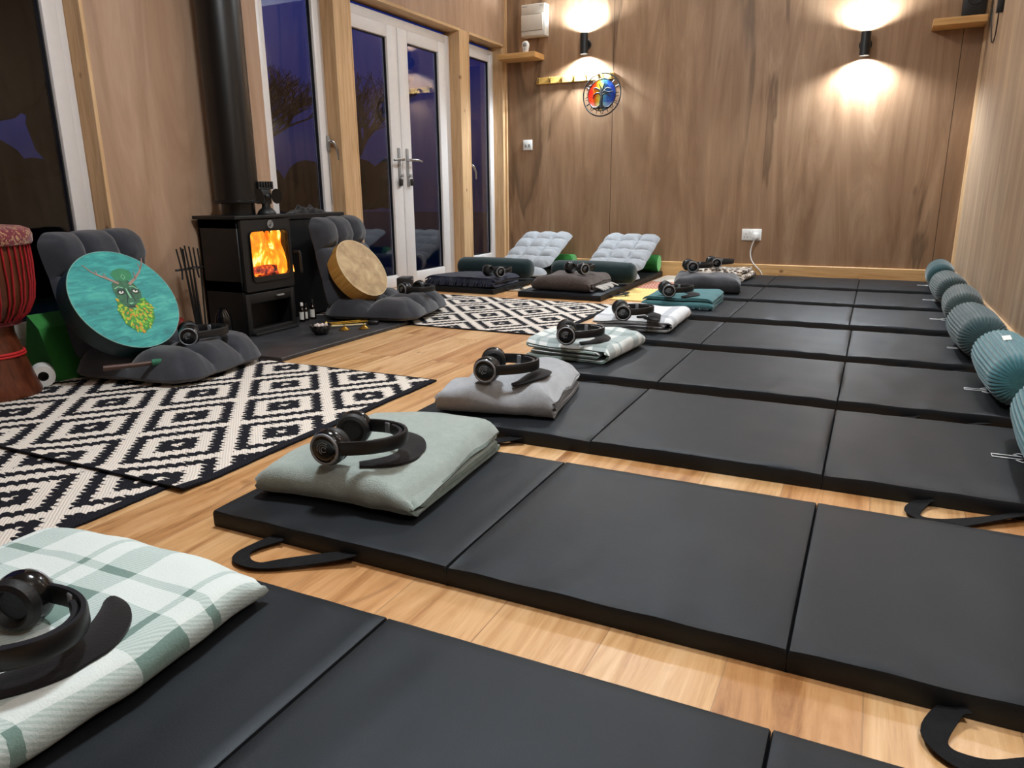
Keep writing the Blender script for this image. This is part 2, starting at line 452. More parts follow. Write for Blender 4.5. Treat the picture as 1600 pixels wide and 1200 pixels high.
# ------- glazing
def ringframe(bm, x0, x1, y0, y1, z0, z1, wl, wr, wb, wt, bev=0.006):
    box(bm, x0, x1, y0, y0+wl, z0, z1, bev); box(bm, x0, x1, y1-wr, y1, z0, z1, bev)
    box(bm, x0, x1, y0+wl-0.002, y1-wr+0.002, z0, z0+wb, bev); box(bm, x0, x1, y0+wl-0.002, y1-wr+0.002, z1-wt, z1, bev)
def pane(parent, y0, y1, z0, z1, x=-3.135):
    bm = BM(); box(bm, x-0.012, x, y0, y1, z0, z1)
    finish('pane', bm, M['glass'], parent, smooth=False)
    bm = BM(); e = 0.012
    ringframe(bm, x-0.016, x+0.008, y0-0.006, y1+0.006, z0-0.006, z1+0.006, e, e, e, e, 0.0)
    finish('seal', bm, M['seal'], parent, smooth=False)
def espag(parent, y, z, lever=(0.0, -0.11)):
    """espagnolette: backplate with a drooping lever"""
    bm = BM(); box(bm, XG-0.002, XG+0.010, y-0.013, y+0.013, z-0.045, z+0.045, 0.004)
    box(bm, XG, XG+0.004, y-0.004, y+0.004, z-0.36, z-0.04, 0.001, 1)
    finish('handle_plate', bm, M['grey_pl'], parent)
    bm = BM(); tube(bm, [(XG+0.008, y, z+0.015), (XG+0.035, y, z+0.010), (XG+0.046, y+0.012, z-0.005), (XG+0.052, y+0.03, z-0.045), (XG+0.050, y+0.036, z-0.10)], [0.010, 0.010, 0.009, 0.008, 0.007], 10)
    finish('window_handle', bm, M['chrome'], parent)
def window(n, y0, y1, z0, z1, fr, sash, handle=None, sl=None):
    bm = BM(); ringframe(bm, -3.175, XG-0.012, y0, y1, z0, z1, fr, fr, fr, fr)
    w = struct(finish('window_%d' % n, bm, M['upvc']))
    bm = BM(); ringframe(bm, -3.165, XG, y0+fr-0.008, y1-fr+0.008, z0+fr-0.008, z1-fr+0.008, sash, sash, sash, sash, 0.008)
    finish('sash', bm, M['upvc'], w)
    s = fr+sash-0.008
    pane(w, y0+s, y1-s, z0+s, z1-s)
    if handle: espag(w, *handle)
    return w
window(1, 0.52, 2.187, 0.10, 2.38, 0.045, 0.065)
window(2, 3.235, 3.822, 0.10, 1.905, 0.044, 0.056, (3.79, 1.0))
window(3, 5.476, 6.075, 0.06, 1.862, 0.045, 0.062, (5.575, 0.90))
# French doors
bm = BM(); ringframe(bm, -3.175, XG-0.012, 3.872, 5.337, 0.0, 1.862, 0.07, 0.07, 0.028, 0.062)
d1 = struct(finish('door_1', bm, M['upvc']))
for (a, b) in ((3.944, 4.600), (4.608, 5.266)):
    bm = BM(); ringframe(bm, -3.165, XG, a, b, 0.028, 1.80, 0.122 if a > 4.2 else 0.125, 0.12, 0.088, 0.082, 0.009)
    lf = finish('door_leaf', bm, M['upvc'], d1)
    pane(lf, a+0.122, b-0.118, 0.114, 1.720)
for y, yd in ((4.555, -1), (4.66, 1)):
    bm = BM(); box(bm, XG-0.001, XG+0.009, y-0.015, y+0.015, 0.74, 1.005, 0.004)
    finish('handle_plate', bm, M['grey_pl'], d1)
    bm = BM(); tube(bm, [(XG+0.005, y, 0.925), (XG+0.045, y, 0.925), (XG+0.052, y+0.012*yd, 0.925), (XG+0.052, y+0.07*yd, 0.925), (XG+0.049, y+0.125*yd, 0.918)], [0.011, 0.010, 0.010, 0.009, 0.007], 12)
    finish('lever_handle', bm, M['chrome'], d1)
    bm = BM(); lathe(bm, [(0.009, 0), (0.009, 0.012), (0.006, 0.014)], 14, Matrix.Translation((XG+0.008, y, 0.815)) @ Matrix.Rotation(pi/2, 4, 'Y'))
    box(bm, XG+0.016, XG+0.040, y-0.0012, y+0.0012, 0.803, 0.828, 0.001, 1)
    finish('lock_key', bm, M['chrome'], d1)
    bm = BM(); box(bm, XG+0.018, XG+0.030, y-0.018+0.018*yd, y+0.018+0.018*yd, 0.745, 0.795, 0.004)
    finish('key_fob', bm, M['hp_black'], d1)

# ================================================================ OUTSIDE (dusk garden)
bm = BM(); box(bm, -40, -3.3, -20, 30, -0.35, -0.25)
tag(finish('lawn', bm, plain('dusk_lawn', rgb(12, 13, 10), 0.95, 0, 0.3, 3), smooth=False), 'dark lawn outside beyond the glass doors', 'lawn')
bark = plain('bark', rgb(13, 12, 12), 0.95, 0, 0.3, 12, Specular_IOR_Level=0.0)
def tree(loc, h, seed, label, spread=1.0):
    rnd = random.Random(seed); bm = BM(); tips = []
    def grow(p, d, L, r, lvl):
        q = p+d*L; mid = p+d*L*0.5+Vector((rnd.uniform(-1,1), rnd.uniform(-1,1), 0))*L*0.07
        tube(bm, [p, mid, q], [r, r*0.85, r*0.66], 3 if lvl > 3 else 6)
        if lvl >= 6: return
        for k in range(4 if lvl in (1, 2) else 3):
            a = rnd.uniform(0, 2*pi); sp = rnd.uniform(0.35, 0.85)*spread
            nd = (d+Vector((cos(a)*sp, sin(a)*sp, rnd.uniform(-0.05, 0.25)))).normalized()
            grow(q if k else mid.lerp(q, 0.8), nd, L*rnd.uniform(0.62, 0.82), r*0.62, lvl+1)
    grow(Vector((0, 0, 0)), Vector((0, 0, 1)), h*0.25, h*0.026, 0)
    o = finish('bare_tree', bm, bark, recalc=False); o.location = loc
    tag(o, label, 'tree', 'bare trees outside in the dusk')
tree((-17.6, 22.6, -0.249), 6.4, 3, 'bare spreading tree outside seen through the left door leaf', 0.95)
tree((-16.0, 15.9, -0.249), 5.6, 11, 'bare tree outside seen through the window behind the stove', 1.2)
tree((-10.5, 5.6, -0.249), 6.5, 23, 'bare tree outside behind the big window at the far left', 1.0)
bm = BM()
for i in range(26):
    y = 8+i*1.1; sz_ = random.uniform(0.9, 1.7); ball(bm, (-24+random.uniform(-1, 1), y, -0.24+1.1*sz_*0.75), 1.1, (1, 1, sz_*0.75), 10, 8)
tag(finish('hedge', bm, plain('dark_hedge', rgb(9, 10, 9), 1.0, 0, 0.3, 5, Specular_IOR_Level=0.0)), 'dark hedge along the far side of the lawn', 'hedge')
bm = BM()
for i in range(34):
    sz_ = random.uniform(0.8, 1.3); r_ = random.uniform(0.25, 0.6); ball(bm, (-7.5+random.uniform(-.6, .6), 1.0+(i % 17)*0.30+random.uniform(-.1, .1), -0.24+r_*sz_ if i < 17 else random.uniform(0.8, 2.3)), r_, (1, 1, sz_), 10, 8)
tag(finish('shrub', bm, plain('dark_shrub', rgb(9, 10, 9), 1.0, 0, 0.3, 5, Specular_IOR_Level=0.0)), 'dark shrub bank just outside the far left window', 'shrub')

# ================================================================ BACK WALL FITTINGS
def sconce(x, z, label):
    y = YB-0.062
    t = thing('wall_light', label, 'wall light', (x, YB, z), 0, 'black up and down wall lights')
    bm = BM(); r, h, w = 0.032, 0.078, 0.004
    # open tube: outer + inner wall
    lathe(bm, [(r-w, -h+0.012), (r-w, -h), (r, -h), (r, h), (r-w, h), (r-w, h-0.012)], 28, Matrix.Translation((0, -0.062, 0)))
    finish('tube_shade', bm, M['hp_black'], t)
    bm = BM(); lathe(bm, [(0.042, 0), (0.042, 0.012), (0.036, 0.018), (0.014, 0.018), (0.014, 0.04)], 28, Matrix.Rotation(pi/2, 4, 'X'))
    finish('wall_plate', bm, M['hp_black'], t)
    em = M.get('led')
    if not em:
        n = NT('led_lens'); n.set(Base_Color=(1, 1, 1, 1), Emission_Color=(1, 0.94, 0.86, 1), Emission_Strength=30.0); em = M['led'] = n.m
    for s in (-1, 1):
        bm = BM(); lathe(bm, [(r-w-0.001, 0), (r-w-0.001, 0.004)], 24, Matrix.Translation((0, -0.062, s*(h-0.010))))
        finish('lamp_lens', bm, em, t)
    return t
def spot(x, y, z, down, watts, size=150, blend=1.0, col=(1.0, 0.93, 0.84), rad=0.03, name='lamp'):
    l = bpy.data.lights.new(name, 'SPOT'); l.energy = watts; l.spot_size = radians(size); l.spot_blend = blend
    l.color = col; l.shadow_soft_size = rad
    o = bpy.data.objects.new(name, l); COL.objects.link(o); o.location = (x, y, z)
    o.rotation_euler = (0 if down else pi, 0, 0)
    return o
SCON = [(-2.283, 1.851), (-0.198, 1.671)]
for (x, z), lb in zip(SCON, ('black tube wall light above the coat rail, left of the two', 'black tube wall light on its own on the right half of the back wall')):
    sconce(x, z, lb)
    spot(x, YB-0.062, z-0.075, True, 130, 152, 0.55, col=(0.80, 0.91, 1.0))
    spot(x, YB-0.062, z+0.075, False, 110, 158, 0.55, col=(0.80, 0.91, 1.0))

def board_shelf(x0, x1, y0, z0, z1, label):
    bm = BM(); box(bm, x0, x1, y0, YB-0.0005, z0, z1, 0.002, 1)
    return tag(finish('wall_shelf', bm, M['oak'], smooth=False), label, 'shelf')
board_shelf(XL+0.023, -2.66, YB-0.20, 1.765, 1.807, 'short oak shelf in the left corner under the fuse box')
board_shelf(0.20, 0.505, YB-0.20, 1.722, 1.765, 'short oak shelf in the right corner of the back wall')

t = thing('fuse_box', 'ivory consumer unit with flip cover high in the left corner', 'fuse box', (-2.71, YB, 2.07))
bm = BM(); box(bm, -0.125, 0.092, -0.085, 0, -0.128, 0.118, 0.006); finish('case', bm, M['white_pl'], t)
bm = BM(); box(bm, -0.121, 0.088, -0.091, -0.084, 0.040, 0.114, 0.003); finish('top_panel', bm, M['fuse_face'], t)
bm = BM(); box(bm, -0.121, 0.074, -0.098, -0.084, -0.085, 0.036, 0.006); finish('flip_cover', bm, M['fuse_face'], t)
bm = BM(); box(bm, -0.121, 0.088, -0.091, -0.084, -0.123, -0.090, 0.003); finish('bottom_panel', bm, M['fuse_face'], t)
bm = BM(); box(bm, -0.115, -0.065, -0.0925, -0.0905, 0.096, 0.102); finish('printed_strip', bm, M['grey_pl'], t, False)
bm = BM(); box(bm, 0.045, 0.075, -0.0925, -0.0905, 0.096, 0.102); finish('printed_strip', bm, M['grey_pl'], t, False)

t = thing('sensor', 'small rounded white device standing on the left corner shelf', 'sensor', (-2.755, YB-0.17, 1.8075))
bm = BM(); lathe(bm, [(0.022, 0), (0.024, 0.01), (0.030, 0.035), (0.033, 0.055), (0.028, 0.074), (0.014, 0.086), (0.002, 0.089)], 24, Matrix.Diagonal((1, 0.7, 1, 1))); finish('body', bm, M['white_pl'], t)
bm = BM(); ball(bm, (0, -0.018, 0.055), 0.018, (1, 0.4, 1), 16, 10); ball(bm, (0.0, -0.017, 0.025), 0.006, (1, 0.5, 1.6), 10, 8); finish('face', bm, M['grey_pl'], t)

t = thing('coat_rack', 'pale wooden coat rail with small hooks on the back wall', 'coat rack', (-2.40, YB, 1.60))
bm = BM(); box(bm, -0.325, 0.36, -0.02, 0, -0.026, 0.026, 0.003, 1); finish('rail', bm, plain('golden_beech', rgb(216, 172, 92), 0.45, 0, 0.06, 20), t, False)
for k in range(7):
    x = -0.305+k*0.108
    bm = BM(); tube(bm, [(x, -0.018, 0.012), (x, -0.030, 0.012), (x+0.004, -0.052, 0.0), (x, -0.060, 0.022)], 0.004, 8); tube(bm, [(x, -0.019, 0.02), (x, -0.022, -0.018)], 0.006, 8)
    finish('hook', bm, plain('dark_brass', rgb(96, 74, 34), 0.4, 0.8, 0.1) if k == 0 else bpy.data.materials['dark_brass'], t)

# tree-of-life glass disc hanging from the rail
t = thing('stained_glass_disc', 'round stained glass tree of life hanging from the coat rail', 'wall hanging', (-2.118, YB-0.075, 1.452))
t.rotation_euler = (radians(-4), 0, radians(-6))
RX = Matrix.Rotation(pi/2, 4, 'X')
ir = M['black_metal']
bm = BM(); torus(bm, 0.166, 0.0055, 56, 8, RX); finish('outer_ring', bm, ir, t)
bm = BM(); torus(bm, 0.124, 0.004, 48, 8, RX)
for k in range(26):
    a = 2*pi*k/26+0.06; p = (0.124*cos(a), 0, 0.124*sin(a)); b = a+0.10*sin(k*2.1)
    q = (0.150*cos(b), 0.002, 0.150*sin(b))
    tube(bm, [p, q], 0.0028, 6)
for a in (radians(90), radians(210), radians(330), radians(25), radians(155)):
    tube(bm, [(0.124*cos(a), 0, 0.124*sin(a)), (0.166*cos(a), 0, 0.166*sin(a))], 0.003, 6)
finish('inner_ring', bm, ir, t)
n = NT('stained_glass'); ob = n.coord(); X, Y, Z = n.xyz(ob)
vo = n.node('ShaderNodeTexVoronoi'); n.put(vo.inputs['Vector'], ob); vo.inputs['Scale'].default_value = 34
f = n.math('ADD', n.math('MULTIPLY_ADD', X, 4.2, 0.5), n.math('MULTIPLY', n.math('SUBTRACT', n.xyz(vo.outputs['Color'])[0], 0.5), 0.16))
cc = n.ramp(f, [(0.05, rgb(190, 30, 20)), (0.2, rgb(230, 70, 25)), (0.36, rgb(240, 190, 40)), (0.48, rgb(225, 225, 110)), (0.56, rgb(110, 190, 220)), (0.7, rgb(60, 110, 200)), (0.95, rgb(30, 50, 150))])
low = n.ramp(n.math('MULTIPLY_ADD', Z, -6.0, 0.0), [(0.3, (0,0,0,1)), (0.55, (1,1,1,1))])
cc = n.mix(n.math('MULTIPLY', low, 0.35), cc, rgb(220, 220, 225))
n.set(Base_Color=cc, Roughness=0.2, Transmission_Weight=0.25); n.bump(vo.outputs['Distance'], 0.3, 0.003)
bm = BM(); lathe(bm, [(0.122, -0.002), (0.122, 0.002)], 48, RX); finish('glass_panel', bm, n.m, t, False)
bm = BM()
def br(pts, r0, r1):
    N = len(pts); tube(bm, [(x, -0.006, z) for x, z in pts], [r0+(r1-r0)*i/(N-1) for i in range(N)], 7)
br([(0.005, -0.105), (0.0, -0.06), (0.004, -0.02), (0.0, 0.0)], 0.016, 0.009)
for s, P in ((-1, [(0.0, -0.01), (0.02, 0.012), (0.045, 0.014), (0.07, 0.0), (0.075, -0.03)]), (-1, [(0.0, 0.0), (0.018, 0.035), (0.05, 0.055), (0.075, 0.05)]), (-1, [(0.0, 0.01), (0.008, 0.05), (0.03, 0.09)]),
             (1, [(0.0, -0.01), (0.025, 0.008), (0.05, 0.004), (0.08, -0.02)]), (1, [(0.0, 0.0), (0.022, 0.03), (0.05, 0.05), (0.085, 0.04)]), (1, [(0.0, 0.01), (0.012, 0.055), (0.028, 0.095)]), (1, [(0.02, 0.03), (0.04, 0.02), (0.07, 0.015), (0.1, 0.02)])):
    br([(s*x, z) for x, z in P], 0.008, 0.003)
for s in (-1, 1):
    br([(0, -0.08), (s*0.03, -0.10), (s*0.07, -0.098), (s*0.1, -0.07)], 0.010, 0.004); br([(0, -0.09), (s*0.02, -0.115)], 0.010, 0.006)
finish('tree_silhouette', bm, ir, t)
bm = BM(); tube(bm, [(0, 0, 0.166), (0.0, 0.02, 0.175), (0.0, 0.03, 0.165)], 0.002, 6); finish('hanging_loop', bm, ir, t)

t = thing('light_switch', 'square white switch plate on the back wall near the left corner', 'switch', (-2.815, YB, 1.087))
bm = BM(); box(bm, -0.043, 0.043, -0.010, 0, -0.043, 0.043, 0.003); finish('plate', bm, M['white_pl'], t)
for s in (-1, 1):
    bm = BM(); box(bm, s*0.016-0.010, s*0.016+0.010, -0.014, -0.009, -0.018, 0.008, 0.002); finish('rocker', bm, M['grey_pl'], t)
t = thing('power_socket', 'white double power socket low on the back wall', 'socket', (-0.875, YB, 0.35))
bm = BM(); box(bm, -0.074, 0.074, -0.010, 0, -0.044, 0.044, 0.003); finish('plate', bm, M['white_pl'], t)
for s in (-1, 1):
    bm = BM(); x = s*0.038-0.004
    for (dx, dz) in ((0, 0.006), (-0.011, -0.018), (0.011, -0.018)): box(bm, x+dx-0.0035, x+dx+0.0035, -0.0108, -0.0098, dz-0.004, dz+0.004)
    finish('pin_holes', bm, M['grey_pl'], t, False)
    bm = BM(); box(bm, s*0.012-0.007, s*0.012+0.007, -0.013, -0.009, 0.012, 0.030, 0.001, 1); finish('switch', bm, M['white_pl'], t)
t = thing('power_plug', 'white plug and flex in the right side of the socket', 'plug', (-0.842, YB-0.012, 0.345))
bm = BM(); box(bm, -0.022, 0.022, -0.026, 0, -0.024, 0.022, 0.007, 3); box(bm, -0.01, 0.01, -0.032, -0.024, -0.03, 0.012, 0.003); finish('plug_body', bm, M['white_pl'], t)
bm = BM(); P = [(0.0, -0.018, -0.026), (-0.018, -0.020, -0.07), (-0.028, -0.022, -0.13), (-0.015, -0.026, -0.19), (0.02, -0.030, -0.235), (0.055, -0.028, -0.27), (0.07, -0.022, -0.298), (0.072, -0.016, -0.312)]
def smooth_path(P, n=6):
    P = [Vector(p) for p in P]; out = []
    for i in range(len(P)-1):
        p0, p1, p2, p3 = P[max(i-1, 0)], P[i], P[i+1], P[min(i+2, len(P)-1)]
        for k in range(n):
            s = k/n; out.append(0.5*((2*p1)+(p2-p0)*s+(2*p0-5*p1+4*p2-p3)*s*s+(3*p1-p0-3*p2+p3)*s**3))
    out.append(P[-1]); return out
tube(bm, smooth_path(P), 0.0042, 8); finish('flex', bm, M['white_pl'], t)

# right corner: small speaker on the shelf, adapter and its lead on the right wall
t = thing('speaker', 'black speaker standing on the right corner shelf', 'speaker', (0.425, YB-0.11, 1.7655))
bm = BM(); box(bm, -0.065, 0.065, -0.06, 0.06, 0, 0.20, 0.008); finish('cabinet', bm, M['hp_black'], t)
bm = BM(); lathe(bm, [(0.045, 0), (0.042, 0.004), (0.02, 0.001)], 28, Matrix.Translation((0, -0.0605, 0.11)) @ Matrix.Rotation(pi/2, 4, 'X')); finish('speaker_cone', bm, M['hp_pad'], t)
yy = 5.44
t = thing('wall_adapter', 'small black adapter with a looped lead high on the right wall', 'adapter', (xr(yy), yy, 1.71))
bm = BM(); box(bm, -0.035, 0, -0.02, 0.02, -0.03, 0.06, 0.004); finish('adapter_body', bm, M['hp_black'], t)
bm = BM(); tube(bm, smooth_path([(-0.02, 0.0, -0.028), (-0.018, 0.02, -0.07), (-0.012, 0.10, -0.135), (-0.010, 0.20, -0.16), (-0.010, 0.30, -0.13), (-0.010, 0.40, -0.05), (-0.012, 0.46, 0.02), (-0.012, 0.50, 0.09)]), 0.0035, 8); finish('lead', bm, M['hp_black'], t)

# ================================================================ RUGS
def rug(x0, x1, y0, y1, cx, cy, z, label, name, lift=0.0, nx=60, ny=60):
    bm = BM()
    h = 0.006
    def edge(s, k): return 0.006*ns(s*3+k*7, k*3.1, 0.7)+0.0025*ns(s*25, k*5, 0.3)
    for zz in (0, 1):
        for j in range(ny+1):
            for i in range(nx+1):
                u, v = i/nx, j/ny
                x = x0+(x1-x0)*u+(edge(v*2, 1)*(u == 0)+edge(v*2, 2)*(u == 1))
                y = y0+(y1-y0)*v+((1-v)*edge(u*2, 3)+v*edge(u*2, 4))*1.0
                bm.verts.new((x, y, z+lift*max(0.0, 1-(y-y0)/0.09)+(h*(1.0+0.25*ns(x*7, y*7, 1)) if zz else 0)))
    bm.verts.ensure_lookup_table(); n = (nx+1)*(ny+1)
    id = lambda i, j, k: bm.verts[k*n+j*(nx+1)+i]
    for j in range(ny):
        for i in range(nx):
            bm.faces.new((id(i,j,1), id(i+1,j,1), id(i+1,j+1,1), id(i,j+1,1))); bm.faces.new((id(i,j+1,0), id(i+1,j+1,0), id(i+1,j,0), id(i,j,0)))
    for i in range(nx):
        bm.faces.new((id(i,0,0), id(i+1,0,0), id(i+1,0,1), id(i,0,1))); bm.faces.new((id(i,ny,1), id(i+1,ny,1), id(i+1,ny,0), id(i,ny,0)))
    for j in range(ny):
        bm.faces.new((id(0,j,1), id(0,j+1,1), id(0,j+1,0), id(0,j,0))); bm.faces.new((id(nx,j,0), id(nx,j+1,0), id(nx,j+1,1), id(nx,j,1)))
    o = finish('rug', bm, rug_material(cx, cy, x0, x1, y0, y1, name), smooth=False)
    return tag(o, label, 'rug', 'black and white diamond rugs')
rug(-3.00, -1.512, -0.20, 1.152, -1.803, 0.926, 0.001, 'black and white diamond rug at the lower left, nearest the camera', 'rug_weave_near')
rug(-3.00, -1.455, 1.135, 2.318, -1.558, 2.025, 0.0015, 'black and white diamond rug under the antler drum chair', 'rug_weave_middle', 0.009)
rug(-3.00, -1.400, 3.305, 4.395, -1.785, 3.96, 0.001, 'black and white diamond rug under the tan drum chair', 'rug_weave_far')
def rag_rug(x0, x1, y0, y1, cols, label, cat='rug'):
    n = NT('rag_weave_'+cat+str(len(bpy.data.materials))); X, Y, Z = n.xyz(n.coord())
    f = n.math('DIVIDE', n.math('SUBTRACT', Y, y0), y1-y0)
    c = n.ramp(f, cols, 'CONSTANT')
    st = n.math('GREATER_THAN', n.math('FRACT', n.math('DIVIDE', X, 0.022)), 0.32)
    lines = n.mix(st, n.mix(0.75, c, rgb(225, 205, 170)), c)
    n.set(Base_Color=lines, Roughness=0.95); n.bump(st, 0.3, 0.003)
    bm = BM(); box(bm, x0, x1, y0, y1, 0.0008, 0.007, 0.002, 1)
    return tag(finish('rag_rug', bm, n.m, smooth=False), label, cat)
rag_rug(-1.535, -1.25, 4.62, 6.09, [(0, rgb(226, 190, 100)), (0.40, rgb(150, 66, 60)), (0.70, rgb(180, 172, 166))], 'narrow yellow, red and grey striped rag rug between the mats')
rag_rug(-2.325, -2.19, 4.75, 6.09, [(0, rgb(206, 184, 162)), (0.5, rgb(214, 196, 176))], 'pale narrow strip of rug between the two mats at the back')

# ================================================================ GYM MATS
MH = 0.042
def exercise_mat(x0, y0, W, D, label, marks=True, straps=((0.28, 0), (1.36, 0)), seed=0, mirror=False, npan=3, along='x'):
    t = thing('exercise_mat', label, 'mat', (x0, y0, 0.0), 0, 'black folding exercise mats')
    for k in range(npan):
        bm = BM()
        def fn(x, y, k=k):
            a = ns(x*3.2+seed*5+k*3, y*3.2, seed)*0.0025
            e = 0.0018*ns(x*16+k, y*5, seed+2)
            yl = max(0, 1-y/0.10); a += -0.013*yl*abs(ns(x*6+seed*3, k*2.0, 5.0))
            # pulled creases by the seams at the front edge
            for xs in (k*W, (k+1)*W):
                q = abs(x-xs)
                if q < 0.14: a -= 0.005*math.exp(-q/0.04)*math.exp(-y/0.06)
            return a+e
        if along == 'x': slab(bm, k*W+0.0004, (k+1)*W-0.0004, 0, D, MH, 0.008, 40, 36, fn, 0.0005)
        else: slab(bm, 0, D, k*W+0.0004, (k+1)*W-0.0004, MH, 0.008, 24, 24, fn, 0.0005)
        finish('panel', bm, M['mat_vinyl'], t)
    for (sx, ang) in straps:
        bm = BM(); r = random.Random(int(seed*10+sx*100))
        dx, out = 0.185, 0.090
        if along == 'x':
            path = [(sx, 0.004, 0.016), (sx-0.020, -0.010, 0.010), (sx-0.040, -out*0.72, 0.006), (sx-0.022, -out*1.05, 0.005), (sx+0.02, -out*1.12, 0.005), (sx+0.07, -out*0.85, 0.009), (sx+dx*0.8, -0.022, 0.014), (sx+dx, 0.004, 0.017)]
        else:
            path = [(D-0.004, sx, 0.016), (D+0.02, sx-0.01, 0.012), (D+out*0.8, sx+0.01, 0.02), (D+out, sx+0.06, 0.024), (D+out*0.7, sx+0.12, 0.018), (D+0.02, sx+0.15, 0.014), (D-0.004, sx+0.16, 0.016)]
        P = smooth_path(path, 5); w = 0.017; vs = []
        for i, p in enumerate(P):
            tt = (P[min(i+1, len(P)-1)]-P[max(i-1, 0)]).normalized(); a = Vector((tt.y, -tt.x, 0)).normalized()
            tw = 0.35*sin(i*0.35+sx*7)
            a = Vector((a.x*cos(tw), a.y*cos(tw), sin(tw)*0.5+0.05))
            lo = p-a*w; hi = p+a*w
            lo.z = max(lo.z, 0.002); hi.z = max(hi.z, 0.002)
            vs.append([bm.verts.new(lo), bm.verts.new(hi), bm.verts.new(hi+Vector((0, 0, 0.0022))), bm.verts.new(lo+Vector((0, 0, 0.0022)))])
        for A, B in zip(vs, vs[1:]):
            for q in range(4): bm.faces.new((A[q], A[(q+1) % 4], B[(q+1) % 4], B[q]))
        bm.faces.new(vs[0]); bm.faces.new(vs[-1][::-1])
        finish('carry_handle', bm, M['webbing'], t)
    if marks:
        bm = BM(); cx, cy, z = 3*W-0.215, D*0.52, MH+0.0035
        pl = [(0.10, 0.030), (0.062, 0.034), (0.050, 0.022), (0.066, 0.011), (0.0, 0.011), (0.0, -0.011), (0.066, -0.011), (0.050, -0.022), (0.062, -0.034), (0.10, -0.030), (0.13, 0.0)]
        tube(bm, [(cx+a, cy+b, z) for a, b in pl], 0, flat=(0.0035, 0.002), closed=True)
        finish('printed_mark', bm, M['print'], t)
    return t
MATY = [0.268, 1.039, 1.808, 2.513, 3.237, 4.002, 4.735, 5.488]
MLAB = ['black folding mat nearest the camera, under the green plaid throw', 'black folding mat under the sage green blanket', 'black folding mat under the rumpled grey fleece blanket',
        'black folding mat under the white and sage plaid blanket', 'black folding mat under the white blanket with grey stripes', 'black folding mat under the teal throw',
        'black folding mat under the charcoal blanket', 'black folding mat against the back wall, under the patterned throw']
for i, y in enumerate(MATY):
    W = 0.594 if i < 5 else 0.584; x0 = -1.241 if i < 5 else -1.236
    exercise_mat(x0, y, W, 0.588, MLAB[i], True, ((0.20, 0), (1.42, 0)), i*1.7)
exercise_mat(-2.955, 4.545, 0.515, 0.594, 'black folding mat under the navy fringed blanket, by the doors', False, ((0.22, 0),), 21, along='y')
exercise_mat(-2.160, 4.520, 0.52, 0.598, 'black folding mat under the brown blanket', False, ((0.22, 0),), 24, along='y')

